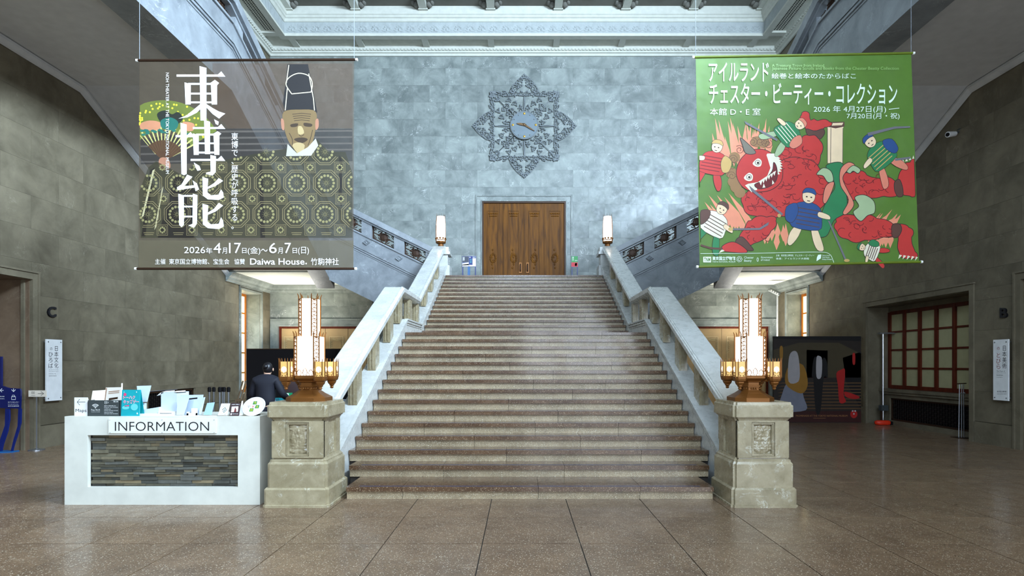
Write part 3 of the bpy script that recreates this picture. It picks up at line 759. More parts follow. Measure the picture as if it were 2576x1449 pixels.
def filigree(mb, p0, p1, z0, z1, out, r=.0045, rows=None):
    """openwork between two verticals p0-p1 from z0 to z1, lying just outside the glass"""
    w_ = math.hypot(p1[0]-p0[0], p1[1]-p0[1]); n = rows or max(1, int((z1-z0)/(w_*.62)))
    def at(u, z): return (p0[0]+(p1[0]-p0[0])*u+out[0], p0[1]+(p1[1]-p0[1])*u+out[1], z)
    hh = (z1-z0)/n
    for i in range(n):
        zc = z0+hh*(i+.5); d = 1 if i % 2 else -1
        mb.tube([at(.5+.34*math.cos(a)*d, zc+hh*.36*math.sin(a)) for a in [k*.75 for k in range(7)]], r, 4)
        mb.tube([at(.5-.16*math.cos(a)*d, zc+hh*.18*math.sin(a)) for a in [k*1.0 for k in range(6)]], r*.9, 4)
    for z in (z0, z1): mb.tube([at(0, z), at(1, z)], r*1.2, 4)
def lantern(cx, cy, z0, label):
    t = thing('lantern', (cx, cy, z0), label, 'lantern', 'bronze lanterns on the stair pedestals')
    R8 = lambda prof: MB().rings([octa(cx, cy, b, n, z0+z) for b, n, z in prof])
    R8([(.26, .135, 0), (.26, .135, .04), (.25, .13, .046), (.18, .09, .085), (.135, .07, .115), (.125, .06, .125)]).obj('foot', M_BRONZE, t)
    R8([(.12, .06, .12), (.12, .06, .16), (.135, .065, .165), (.135, .065, .18), (.12, .06, .185), (.12, .06, .215), (.14, .07, .22), (.15, .075, .235), (.20, .08, .255), (.215, .08, .265), (.215, .08, .285)]).obj('stem', M_BRONZE, t)
    bd = MB()
    for k in range(8):
        a = k*math.pi/4
        for q in range(3): bd.ball((cx+.115*math.cos(a+q*.22-.22), cy+.115*math.sin(a+q*.22-.22), z0+.145), .012, 6, 4)
    bd.obj('beading', M_BRONZE, t)
    # two tiers of glass: (broad, narrow, bottom, top)
    for (b, n, lo, hi, tag_) in ((.185, .062, .285, .745, 'glass_shade'), (.108, .062, .745, 1.185, 'glass_shade')):
        g = R8([(b, n, lo), (b, n, hi)]); sh_ = g.obj('glass_shade', M_SHADE, t)
        fr = MB(); c8 = octa(cx, cy, b+.008, n+.004, 0)
        for i, p in enumerate(c8):
            ox, oy = (p[0]-cx)*.02, (p[1]-cy)*.02; l = math.hypot(p[0]-cx, p[1]-cy); dx, dy = (p[0]-cx)/l, (p[1]-cy)/l
            fr.tube([(p[0], p[1], z0+lo), (p[0], p[1], z0+hi), (p[0]+dx*.003, p[1]+dy*.003, z0+hi+.03), (p[0]+dx*.012, p[1]+dy*.012, z0+hi+.05), (p[0]+dx*.016, p[1]+dy*.016, z0+hi+.062)], [.008, .008, .007, .005, .002], 5)
        fr.obj('frame_bar', M_BRONZE, t)
        fg = MB()
        for i in (1, 3, 5, 7):
            p, q = c8[i], c8[(i+1) % 8]; mx_, my_ = (p[0]+q[0])/2-cx, (p[1]+q[1])/2-cy; l = math.hypot(mx_, my_)
            filigree(fg, p, q, z0+lo+.06 if lo < .5 else z0+lo, z0+hi-.005, (mx_/l*.004, my_/l*.004), .0042)
        fg.obj('filigree', M_BRONZE, t, kind='stuff')
    # openwork band round the bottom of the lower tier
    bn = MB(); c8 = octa(cx, cy, .20, .066, 0)
    for i in range(8):
        p, q = c8[i], c8[(i+1) % 8]; broad = i % 2 == 0
        nn = 3 if broad else 1
        for k in range(nn):
            a = (p[0]+(q[0]-p[0])*k/nn, p[1]+(q[1]-p[1])*k/nn); b2 = (p[0]+(q[0]-p[0])*(k+1)/nn, p[1]+(q[1]-p[1])*(k+1)/nn)
            top = .36 if (broad and k == 1) else .345
            def at(u, z): return (a[0]+(b2[0]-a[0])*u, a[1]+(b2[1]-a[1])*u, z0+z)
            for d in (-1, 1):
                bn.tube([at(.5+d*.02, top+.02), at(.5+d*.28, top), at(.5+d*.40, .32), at(.5+d*.15, .305), at(.5+d*.35, .29)], .0045, 4)
    bn.tube([(p[0], p[1], z0+.288) for p in c8+c8[:1]], .009, 5)
    bn.obj('openwork_band', M_BRONZE, t)
    # four small lanterns on brackets
    for sx in (-1, 1):
        for sy in (-1, 1):
            x, y = cx+sx*.195, cy+sy*.195
            ar = MB().tube([(cx+sx*.10, cy+sy*.10, z0+.245), (cx+sx*.14, cy+sy*.14, z0+.235), (x, y, z0+.262)], .014, 6)
            arm = ar.obj('bracket', M_BRONZE, t)
            S8 = lambda prof: MB().rings([octa(x, y, b, n, z0+z) for b, n, z in prof])
            S8([(.012, .008, .135), (.022, .012, .15), (.014, .01, .16), (.03, .015, .175), (.03, .015, .185), (.04, .02, .19), (.055, .025, .215), (.055, .025, .225), (.078, .032, .24), (.084, .034, .262), (.084, .034, .285)]).obj('pendant', M_BRONZE, arm)
            S8([(.074, .03, .285), (.074, .03, .455)]).obj('glass_shade', M_SHADE2, arm)
            bb = MB().ball((x, y-.062*1.0, z0+.365), (.030, .004, .034), 10, 6).ball((x-.062, y, z0+.365), (.004, .030, .034), 10, 6).ball((x+.062, y, z0+.365), (.004, .030, .034), 10, 6)
            bb.obj('bulb_glow', M_BULB, arm)
            fr = MB(); c8 = octa(x, y, .082, .033, 0)
            for p in c8:
                l = math.hypot(p[0]-x, p[1]-y); dx, dy = (p[0]-x)/l, (p[1]-y)/l
                fr.tube([(p[0], p[1], z0+.27), (p[0], p[1], z0+.45), (p[0]+dx*.002, p[1]+dy*.002, z0+.475), (p[0]+dx*.008, p[1]+dy*.008, z0+.495)], [.006, .006, .004, .0015], 5)
            for i in (0, 2, 4, 6):
                p, q = c8[i], c8[i+1]
                for d in (-1, 1):
                    at = lambda u, z: (p[0]+(q[0]-p[0])*u, p[1]+(q[1]-p[1])*u, z0+z)
                    fr.tube([at(.5, .36), at(.5+d*.22, .35), at(.5+d*.1, .325), at(.5+d*.38, .335), at(.5+d*.42, .305), at(.5+d*.12, .30), at(.5+d*.32, .285)], .004, 4)
            fr.obj('frame', M_BRONZE, arm)
pl_ = pedestal(-1, 'square marble pedestal with carved panel, beside the white information desk')
lantern(pl_[0]+.02, pl_[1]+.0, 1.165, 'tall glowing bronze lantern on the pedestal beside the information desk')
pr_ = pedestal(1, 'square marble pedestal with carved panel on the right of the steps')
lantern(pr_[0]-.02, pr_[1], 1.165, 'tall glowing bronze lantern in front of the dark wide poster board')
def small_lantern(s, label):
    cx, cy, z0 = X(2.60, s), 17.72, 5.19
    t = thing('newel_lantern', (cx, cy, z0), label, 'lantern', 'lamps at the head of the stairs')
    MB().lathe((cx, cy, z0), [(.12, 0), (.12, .03), (.09, .05), (.08, .12), (.15, .15), (.16, .2)], 16).obj('foot', M_BRONZE, t)
    MB().lathe((cx, cy, z0), [(.125, .2), (.14, .35), (.14, .75), (.12, .98)], 16).obj('glass_shade', M_SHADE, t)
    fr = MB()
    for k in range(10):
        a = k*math.pi/5; c, s_ = math.cos(a), math.sin(a)
        fr.tube([(cx+c*.15, cy+s_*.15, z0+.2), (cx+c*.155, cy+s_*.155, z0+.5), (cx+c*.148, cy+s_*.148, z0+.75), (cx+c*.13, cy+s_*.13, z0+.98), (cx+c*.135, cy+s_*.135, z0+1.06)], [.005, .005, .005, .004, .002], 4)
    fr.tube([(cx+math.cos(a)*.155, cy+math.sin(a)*.155, z0+.24) for a in [k*math.pi/8 for k in range(17)]], .012, 4)
    for k in range(10):
        a = k*math.pi/5+.31; fr.ball((cx+math.cos(a)*.15, cy+math.sin(a)*.15, z0+.29), (.03, .03, .035), 6, 4)
    fr.obj('frame', M_BRONZE, t)
small_lantern(-1, 'round glowing lantern on the left newel at the head of the stairs')
small_lantern(1, 'round glowing lantern on the right newel at the head of the stairs')

# ================================================================ wall clock
def clock():
    c = P(1319, 318, YB); cx, cz = c.x, c.z; Y0 = YB-.03
    t = thing('wall_clock', (cx, Y0, cz), 'ornate wall clock in a star of dark scrollwork above the wooden door', 'clock')
    rg = lambda r, y: [(cx+r*math.cos(a), y, cz+r*math.sin(a)) for a in [2*math.pi*k/40 for k in range(40)]]
    MB().rings([rg(.49, Y0), rg(.49, Y0-.07), rg(.47, Y0-.09)]).obj('face', mat('clock_face', rgb(108, 120, 126), .5), t)
    MB().tube([Vector(p) for p in rg(.495, Y0-.075)]+[Vector(rg(.495, Y0-.075)[0])], .017, 6).obj('rim', M_CLOCKB, t)
    gold = mat('gold_stud', rgb(205, 160, 70), .35, .6)
    for k in range(12):
        a = k*math.pi/6; r = .041 if k % 3 == 0 else .025
        MB().ball((cx+.41*math.sin(a), Y0-.10, cz+.41*math.cos(a)), (r, .02, r), 10, 6).obj('hour_stud', gold if k % 3 == 0 else M_CLOCKB, t)
    hand = mat('clock_hand', rgb(112, 84, 52), .45, .3)
    for ang, ln, w_ in ((math.radians(122), .43, .03), (math.radians(279), .28, .045)):
        d = (math.sin(ang), math.cos(ang)); n = (d[1], -d[0])
        pts = [(-.08, .2), (.02, 1), (ln*.6, .8), (ln, .15)]
        pl = [(cx+d[0]*u+n[0]*w_*v, cz+d[1]*u+n[1]*w_*v) for u, v in pts]+[(cx+d[0]*u-n[0]*w_*v, cz+d[1]*u-n[1]*w_*v) for u, v in pts[::-1]]
        MB().prism(pl, Y0-.135, Y0-.12, 'y').obj('hand', hand, t)
    MB().ball((cx, Y0-.13, cz), (.05, .03, .05), 10, 6).obj('hub', hand, t)
    mb = MB(); rr = random.Random(11)
    def sym(fn):
        for q in range(4):
            ca, sa = [(1, 0), (0, 1), (-1, 0), (0, -1)][q]
            for m in (1, -1):
                fn(lambda u, v: (cx+(u*m*ca-v*sa), Y0-.02, cz+(u*m*sa+v*ca)))
    # quadrant motif (drawn above the face, mirrored and turned)
    S = []
    for i in range(6): S.append(((.10+i*.20, 1.16), .085+.01*(i % 2), 1 if i % 2 else -1))      # square border
    S += [((1.13, 1.14), .11, 1), ((.95, .98), .07, -1), ((.33, .80), .09, 1), ((.55, .93), .08, -1), ((.62, .70), .10, 1), ((.45, .58), .07, -1), ((.14, .68), .07, 1)]
    S += [((.33, 1.34), .12, -1), ((.17, 1.47), .09, 1), ((.30, 1.50), .05, 1), ((.12, 1.64), .08, -1), ((.06, 1.76), .05, 1), ((.42, 1.24), .07, 1)]
    for (p, r, d) in S:
        a0 = rr.uniform(0, 6.28); pts = scroll(p, r, 1.5, a0, d, 12)
        sym(lambda f: mb.tube([f(u, v) for u, v in pts], [.016-.0005*i for i in range(len(pts))], 5))
        a1 = rr.uniform(0, 6.28)
        for q in range(3):
            u, v = p[0]+r*1.05*math.cos(a1+q*2.1), p[1]+r*1.05*math.sin(a1+q*2.1)
            sym(lambda f: mb.ball(f(u, v), (.030, .025, .030), 6, 4))
    for pts in ([(.0, 1.88), (.03, 1.78), (0, 1.72)], [(1.2, 1.2), (1.22, 1.0), (1.16, .8), (1.2, .62)], [(.0, .52), (.02, .8), (.0, 1.1)], [(.1, 1.78), (.3, 1.6), (.5, 1.3), (.42, 1.16)], [(.0, 1.08), (.3, 1.11), (.6, 1.07), (.9, 1.12), (1.2, 1.24)], [(.37, .37), (.6, .6), (.9, .9), (1.16, 1.18)]):
        sym(lambda f: mb.tube([f(u, v) for u, v in smoothpoly(pts, 4, False)], .013, 5))
    for k in range(16):
        a = k*math.pi/8+.1; mb.ball((cx+.56*math.cos(a), Y0-.02, cz+.56*math.sin(a)), (.035, .03, .035), 6, 4)
        mb.tube([(cx+(.56+.08*math.sin(q))*math.cos(a+.13*q/2), Y0-.02, cz+(.56+.08*math.sin(q))*math.sin(a+.13*q/2)) for q in (0, .8, 1.6, 2.4, 3.1)], .014, 4)
    mb.obj('scrollwork', M_CLOCKB, t, smooth=True)
clock()

# ================================================================ information desk
DY = 6.43
def desk():
    t = thing('information_desk', (-4.05, DY, 0), 'white information desk with a split-stone front panel, beside the marble pedestal', 'desk')
    x0, x1, z1 = -5.16, -2.95, 1.0; a, b, c, d = -4.90, -3.20, .20, .787
    mb = MB()
    for (p, q, u, v) in sub_rect([(x0, x1, 0, z1-.03)], (a, b, c, d)): mb.box(p, q, DY, DY+.05, u, v)
    mb.box(x0, x0+.04, DY+.05, DY+.62, 0, z1-.03).box(x1-.04, x1, DY+.05, DY+.62, 0, z1-.03).box(x0+.04, x1-.04, DY+.58, DY+.62, 0, z1-.03)
    mb.obj('cabinet', M_WHITE, t)
    MB().box(x0, x1, DY, DY+.62, z1-.03, z1).obj('top', M_WHITE, t)
    MB().box(a-.02, b+.02, DY+.085, DY+.10, c-.02, d+.02).obj('panel_backing', M_JOINT, t)
    tones = [(96, 92, 76), (116, 110, 90), (82, 82, 74), (122, 114, 92), (104, 104, 96), (136, 122, 94)]
    ms = [marble('slate_%d' % i, rgb(*[q*.78 for q in c_]), rgb(*c_), rgb(190, 185, 165), .75, .16, 3, 0, .1, spec=.3) for i, c_ in enumerate(tones)]
    rr = random.Random(21); z = c; cnt = 0
    while z < d-.004:
        h = min(rr.uniform(.026, .040), d-z); x = a-rr.uniform(0, .1)
        while x < b:
            w_ = rr.uniform(.10, .30); p, q = max(a, x), min(b, x+w_); x += w_
            if q-p < .012: continue
            y = DY+.085-rr.uniform(.008, .040); e = .003
            vs = [(p+.001, y+.003, z+.001), (q-.001, y+.003, z+.001+rr.uniform(-.001, .003)), (q-.001, y+rr.uniform(-.003, .006), z+h-.002), (p+.001, y, z+h-.001-rr.uniform(0, .003))]
            vs += [(v[0], DY+.088, v[2]) for v in vs]
            MB().add(vs, [(0,1,2,3),(0,4,5,1),(1,5,6,2),(2,6,7,3),(3,7,4,0)]).obj('stone', rr.choices(ms, [6, 5, 4, 3, 4, 1])[0], t); cnt += 1
        z += h
    mp = lambda y: (lambda u, v: P(u, v, y))
    Yp = DY-.012
    pl = MB().box(P(273, 0, Yp).x, P(544, 0, Yp).x, Yp, DY-.002, P(0, 1090, Yp).z, P(0, 1053, Yp).z).obj('sign_plate', mat('frosted_plate', rgb(222, 222, 212), .3), t)
    text('INFORMATION', (289, 1061, 526, 1084), mp(Yp-.002), M_BLACK, pl, bold=-.007)
    for px in (277, 408, 539):
        for py in (1056, 1088): p = P(px, py, Yp); MB().lathe((0, 0, 0), [(.004, 0), (.004, .004)], 8); MB().ball((p.x, Yp-.002, p.z), (.005, .004, .005), 8, 4).obj('screw', M_METAL, pl)
desk()
TOPZ = 1.0
def on_desk(px, dy):                               # point on the desk top dy behind its front edge, in the column px
    Y = DY+dy; return Vector(((px-VX)*Y/F, Y, TOPZ))
def upright(name, px0, px1, pytop, dy, m, label, category, group=None, th=.006, lean=0.0, pybot=None, fold=0):
    """a card standing on the desk; returns (thing, mapf) with mapf(u, v) in 0..1 from the top left"""
    Y = DY+dy; k = Y/F; x0, x1 = (px0-VX)*k, (px1-VX)*k; h = HC-(pytop-HY)*k-TOPZ
    t = thing(name, ((x0+x1)/2, Y, TOPZ), label, category, group)
    mb = MB(); A = lambda u, v, o=0: Vector((x0+(x1-x0)*u, Y+lean*(1-v)+o, TOPZ+h*(1-v)+.0005))
    mb.add([A(0, 1), A(1, 1), A(1, 0), A(0, 0), A(0, 1, th), A(1, 1, th), A(1, 0, th), A(0, 0, th)], [(0,1,2,3),(7,6,5,4),(0,4,5,1),(1,5,6,2),(2,6,7,3),(3,7,4,0)])
    mb.obj('board', m, t)
    if fold:                                        # rear leg of a folded card
        mb = MB(); B = lambda u, v, o=0: Vector((x0+(x1-x0)*u, Y+th+lean+(fold-lean)*v+o, TOPZ+h*(1-v)*.98+.0005))
        mb.add([B(0, 1), B(1, 1), B(1, 0), B(0, 0), B(0, 1, .003), B(1, 1, .003), B(1, 0, .003), B(0, 0, .003)], [(0,1,2,3),(7,6,5,4),(0,4,5,1),(1,5,6,2),(2,6,7,3),(3,7,4,0)])
        mb.obj('rear_leg', m, t)
    return t, (lambda u, v: A(u, v, -.0015)), (lambda u, v: A(u, v, -.003))
# the Maps sign
t, f, f2 = upright('maps_sign', 187, 220, 1000, .05, M_WPAPER, 'small white card with an arrow and the word Maps, leftmost on the desk', 'sign', fold=.07)
mb = MB(); ribbon(mb, f, [(.22, .25), (.85, .25)], .022); ribbon(mb, f, [(.42, .09), (.22, .25), (.42, .41)], .03); mb.obj('arrow', M_BLACK, t)
text('Maps', (.1, .62, .93, .84), f, M_BLACK, t)
# dark box with the wireless sign
x0, x1 = P(221, 0, DY+.03).x, P(301, 0, DY+.03).x
t = thing('leaflet_box', ((x0+x1)/2, DY+.1, TOPZ), 'dark grey leaflet box printed with a white wireless symbol', 'box')
zt = P(0, 1007, DY+.03).z
MB().box(x0, x1, DY+.03, DY+.035, TOPZ, zt).box(x0, x0+.004, DY+.03, DY+.2, TOPZ, zt).box(x1-.004, x1, DY+.03, DY+.2, TOPZ, zt).box(x0, x1, DY+.196, DY+.2, TOPZ, zt).box(x0, x1, DY+.03, DY+.2, TOPZ, TOPZ+.004).obj('tray', M_DGREY, t)
f = lambda u, v: Vector((x0+(x1-x0)*u, DY+.0285, zt+(TOPZ-zt)*v))
mb = MB()
for r in (.13, .095, .06): ribbon(mb, f, [(.24+r*math.sin(a), .50-r*1.95*math.cos(a)) for a in [(-1+.2*k)*.85 for k in range(11)]], .022)
fill(mb, f, ell(.24, .47, .02, .035, 10))
for k in range(3): ribbon(mb, f, ell(.58+.035*math.cos(2.09*k), .14+.05*math.sin(2.09*k), .03, .045, 12), .01, True)
mb.obj('symbol', M_PWHITE, t)
text('Free Wi-Fi', (.11, .56, .38, .66), f, M_PWHITE, t)
for i, (l, s_) in enumerate((('無料公衆無線LAN', .88), ('Please use freely', .95), ('Available areas', .72), ('Museum grounds and halls', .95), ('Select the network', .80), ('and open your browser', .95))):
    text(l, (.52, .32+i*.10, s_, .38+i*.10), f, M_PWHITE, t)
text('東京', (.80, .04, .96, .13), f, M_PWHITE, t)
text('no password needed', (.11, .71, .38, .76), f, M_PWHITE, t)
# cream sheet and newspapers standing in the box
def slanted(name, pts, dy, m, label, category, th=.012, prints=(), group=None, dy2=None):
    """flat item given by its four corner pixels (bl, br, tr, tl); top edge dy2 deeper than the foot"""
    Yb, Yt = DY+dy, DY+(dy2 if dy2 is not None else dy+.05); ys = (Yb, Yb, Yt, Yt)
    c = [P(px, py, yy) for (px, py), yy in zip(pts, ys)]; zmin = min(c[0].z, c[1].z)
    t = thing(name, (sum(q.x for q in c)/4, Yb, zmin), label, category, group)
    vs = c+[q+Vector((0, th, 0)) for q in c]
    MB().add(vs, [(0,1,2,3),(7,6,5,4),(0,4,5,1),(1,5,6,2),(2,6,7,3),(3,7,4,0)]).obj('sheet', m, t)
    A = lambda u, v: (c[3]*(1-u)+c[2]*u)*(1-v)+(c[0]*(1-u)+c[1]*u)*v+Vector((0, -.002, 0))
    for m2, quad in prints:
        mb = MB(); fill(mb, A, quad); mb.obj('print', m2, t)
    return t, A
slanted('backing_card', [(223, 1044), (257, 1044), (264, 981), (233, 983)], .10, M_CREAM, 'plain cream card slanting up out of the dark leaflet box', 'card', .01)
M_NEWS = mat('newsprint', rgb(200, 192, 180), .8); M_NEWSB = mat('newsprint_brown', rgb(150, 120, 100), .8)
slanted('newspaper', [(257, 1040), (298, 1038), (306, 974), (266, 975)], .13, M_NEWS, 'folded newspapers standing behind the teal leaflet stand', 'newspaper', .02,
        [(M_NEWSB, [(.0, .02), (.1, .02), (.1, .6), (.0, .6)]), (M_BRONZD, [(.30, .42), (.85, .38), (.85, .46), (.30, .50)]), (M_WPAPER, [(.34, .52), (.8, .48), (.8, .72), (.34, .76)]), (M_BRONZD, [(.55, .76), (.9, .74), (.9, .95), (.55, .97)]), (M_NEWSB, [(.22, .15), (.9, .12), (.9, .16), (.22, .19)]), (M_NEWSB, [(.22, .22), (.9, .19), (.9, .22), (.22, .25)])])
slanted('white_divider', [(304, 1038), (307, 1038), (308, 964), (305, 964)], .14, M_WPAPER, 'narrow white upright divider above the newspapers', 'divider', .006)
# teal leaflet stand
M_TEAL = mat('teal_print', rgb(10, 150, 158), .35, coat=.4); M_TEALD = mat('light_teal_print', rgb(96, 190, 190), .4)
M_PINK = mat('pink_print', rgb(214, 60, 110), .5)
t, f, f2 = upright('leaflet_stand', 304, 350, 981, .04, M_TEAL, 'teal leaflet stand with pink and white Japanese lettering', 'sign', th=.012, lean=.02, fold=.08)
mb = MB(); fill(mb, f, ell(.72, .66, .20, .13, 16)); fill(mb, f, ell(.25, .68, .2, .07, 16)); mb.obj('print', M_TEALD, t)
mb = MB(); fill(mb, f, ell(.18, .18, .08, .06, 14)); fill(mb, f, [(.18, .60), (.42, .58), (.42, .63), (.18, .65)]); mb.obj('print', M_PINK, t)
g = lambda u, v: f2(u, v)
text('トーハク', (.08, .22, .74, .36), f, M_PWHITE, t, bold=.035); text('トーハク', (.09, .225, .73, .355), g, M_PINK, t, bold=.0)
text('キッズデー', (.10, .38, .96, .53), f, M_PWHITE, t, bold=.035); text('キッズデー', (.11, .385, .95, .525), g, M_PINK, t, bold=.0)
mb = MB(); fill(mb, g, [(.86, .93), (.89, .85), (.95, .93)]); fill(mb, g, [(.1, .1), (.13, .06), (.15, .1)]); fill(mb, g, [(.78, .1), (.81, .05), (.84, .1)]); mb.obj('print', M_PWHITE, t)
# white racks and leaflet holders
M_ACR = mat('clear_acrylic', rgb(205, 222, 240), .15, alpha=.55, coat=.5); M_WPL = mat('white_plastic', rgb(190, 202, 216), .4)
slanted('acrylic_holder', [(348, 1012), (368, 1011), (378, 970), (344, 971)], .22, M_WPL, 'white angled leaflet holder rising behind the teal stand', 'leaflet holder', .02, [(M_METAL, [(.2, .96), (.3, .96), (.3, .98), (.2, .98)])], dy2=.24)
t = thing('holder_foot', (P(360, 0, DY+.25).x, DY+.25, TOPZ), 'white stepped foot of the angled leaflet holder', 'stand')
MB().box(P(344, 0, DY+.25).x, P(368, 0, DY+.25).x, DY+.22, DY+.3, TOPZ, TOPZ+.06).box(P(348, 0, DY+.25).x, P(362, 0, DY+.25).x, DY+.24, DY+.3, TOPZ+.06, TOPZ+.13).obj('block', M_WPL, t)
t = thing('keyboard_riser', (P(385, 0, DY+.3).x, DY+.25, TOPZ), 'long low white riser lying across the desk behind the teal stand', 'tray')
p, q = P(350, 0, DY+.2).x, P(408, 0, DY+.2).x
MB().prism([(p, TOPZ), (q, TOPZ), (q, TOPZ+.095), (p, TOPZ+.05)], DY+.14, DY+.30, 'y').obj('body', M_WPL, t)
MB().box(p+.02, q, DY+.12, DY+.14, TOPZ, TOPZ+.02).obj('lip', M_WPAPER, t)
t = thing('printer', (P(426, 0, DY+.2).x, DY+.2, TOPZ), 'boxy white desktop printer with a flared paper tray in the middle of the desk', 'printer')
p, q = P(405, 0, DY+.18).x, P(445, 0, DY+.18).x; zt = P(0, 987, DY+.18).z
MB().box(p, q, DY+.18, DY+.42, TOPZ+.045, zt).obj('body', M_WPL, t)
MB().box(p, q+.01, DY+.13, DY+.42, TOPZ, TOPZ+.045).obj('base', M_WPAPER, t)
MB().prism([(p-.05, zt-.04), (p+.0, zt+.0), (p+.05, zt+.015), (p+.05, zt+.005), (p, zt-.02)], DY+.18, DY+.36, 'y').prism([(q-.05, zt), (q-.01, zt+.015), (q, zt), (q, zt-.01)], DY+.18, DY+.36, 'y').obj('paper_tray', M_WPAPER, t)
MB().box(p+.02, q-.03, DY+.127, DY+.13, TOPZ+.02, TOPZ+.026).obj('slot', M_METAL, t)
slanted('leaflet_holder', [(444, 1044), (462, 1044), (477, 997), (447, 998)], .10, M_WPL, 'white slanted holder standing against the printer', 'leaflet holder', .006, dy2=.13)
slanted('leaflet_holder', [(464, 1043), (505, 1043), (511, 993), (454, 994)], .20, M_WPL, 'wide white holder with a black slot behind the slanted one', 'leaflet holder', .008, [(M_BLKP, [(.36, .17), (.76, .13), (.76, .2), (.36, .24)]), (M_ACR, [(.3, .25), (.6, .25), (.5, .9), (.2, .9)])], dy2=.2)
slanted('leaflet_holder', [(500, 1043), (506, 1043), (516, 999), (505, 1001)], .18, M_WPL, 'thin pale panel edge-on beside the wide holder', 'leaflet holder', .006)
t = thing('tape_dispenser', (P(486, 0, DY+.14).x, DY+.14, TOPZ), 'small white tape dispenser inside the wide holder', 'tape dispenser')
cx = P(483, 0, DY+.14).x
MB().box(cx-.05, cx+.05, DY+.12, DY+.17, TOPZ, TOPZ+.025).box(cx+.0, cx+.05, DY+.125, DY+.165, TOPZ, TOPZ+.08).box(cx-.05, cx-.03, DY+.12, DY+.17, TOPZ, TOPZ+.04).obj('body', M_WPAPER, t)
slanted('small_card', [(512, 1044), (532, 1044), (540, 1012), (521, 1014)], .08, mat('pale_blue_card', rgb(150, 180, 196), .35), 'blank blue-grey card leaning back near the two little signs', 'card', .004)
# the two little signs
t, A = slanted('sign_card', [(548, 1045), (572, 1045), (579, 1015), (557, 1015)], .05, M_WPAPER, 'small white sign with a dark green folded-arrow symbol', 'sign', .004)
mb = MB(); ribbon(mb, A, [(.30, .55), (.55, .34), (.78, .55), (.55, .76), (.42, .66), (.62, .55), (.52, .48)], .06); mb.obj('symbol', mat('dark_green_print', rgb(20, 70, 60), .5), t)
for v, s_ in ((.09, 'ご自由に'), (.17, 'お取りください'), (.24, 'Please take one'), (.90, '東京国立博物館')): text(s_, (.25, v-.02, .85, v+.035), A, M_BLACK, t)
t, A = slanted('sign_card', [(577, 1046), (601, 1046), (605, 1014), (581, 1014)], .045, mat('maroon_print', rgb(52, 30, 32), .5), 'small dark maroon sign with a white picture panel', 'sign', .004,
               [(M_PWHITE, [(.14, .28), (.84, .26), (.84, .68), (.14, .72)]), (mat('maroon_print2', rgb(110, 40, 36), .5), [(.42, .72), (.5, .3), (.66, .5), (.68, .7)]), (M_PWHITE, [(.1, .8), (.24, .8), (.24, .93), (.1, .93)])])
text('本館ご案内', (.1, .08, .9, .15), A, M_PWHITE, t); text('MUSEUM GUIDE', (.3, .82, .9, .88), A, M_PWHITE, t)
slanted('folded_card', [(601, 1046), (611, 1044), (611, 1008), (608, 1009)], .06, M_WPAPER, 'narrow white folded card beside the round sign', 'card', .004)
# round sign
Y = DY+.06; c = P(638.5, 1022.5, Y); k = Y/F
t = thing('round_sign', (c.x, Y, TOPZ), 'round white sign with green and yellow kana tiles at the right end of the desk', 'sign')
e = lambda y, s_=1: [(c.x+q[0]*s_, y+.25*(q[1]*s_), c.z+q[1]*s_) for q in [(x*k, -z*k) for x, z in ell(0, 0, 29, 22.5, 40, 0, -.35)]]
MB().rings([e(Y), e(Y+.008)]).obj('disc', M_WPAPER, t)
MB().box(c.x-.03, c.x+.03, Y+.03, Y+.10, TOPZ, TOPZ+.012).obj('foot', M_BLKP, t)
f = lambda u, v: (lambda q: Vector((q.x, q.y+.25*(q.z-c.z)-.002, q.z)))(P(u, v, Y)); f2 = lambda u, v: f(u, v)+Vector((0, -.0012, 0))
M_GRN = mat('green_tile_print', rgb(60, 130, 60), .5); M_YEL = mat('yellow_print', rgb(240, 220, 60), .5); M_REDP = mat('red_print', rgb(206, 40, 52), .5)
for (u, v, ch, m_, tm) in ((641, 1013.5, 'う', M_YEL, M_GRN), (647.5, 1023, 'え', M_YEL, M_GRN), (634, 1031, 'の', M_YEL, M_GRN), (637, 1023, 'あ', M_REDP, None), (627, 1022, 'い', M_BLACK, None)):
    if tm: mb = MB(); fill(mb, f, [(u-4, v-4), (u+5, v-4), (u+4, v+4), (u-6, v+4)]); mb.obj('kana_tile', tm, t)
    text(ch, (u-2.8, v-2.8, u+2.8, v+2.8), f2, m_, t)
mb = MB()
for i in range(44):
    a = i*2*math.pi/44+.05
    x, z = ell(0, 0, 25, 19, 44, .05, -.35)[i]; fill(mb, f, ell(638.5+x, 1022.5+z, .5, .55, 5))
mb.obj('ring_lettering', M_BLACK, t, kind='stuff')
MB().box(P(440, 0, DY+.1).x, P(548, 0, DY+.1).x, DY+.03, DY+.10, TOPZ, TOPZ+.003)
t = thing('paper_stack', (P(510, 0, DY+.05).x, DY+.05, TOPZ), 'thin white papers lying flat at the desk edge under the slanted holders', 'papers')
MB().box(P(452, 0, DY+.04).x, P(545, 0, DY+.04).x, DY+.02, DY+.045, TOPZ, TOPZ+.004).obj('sheets', M_CREAM, t)
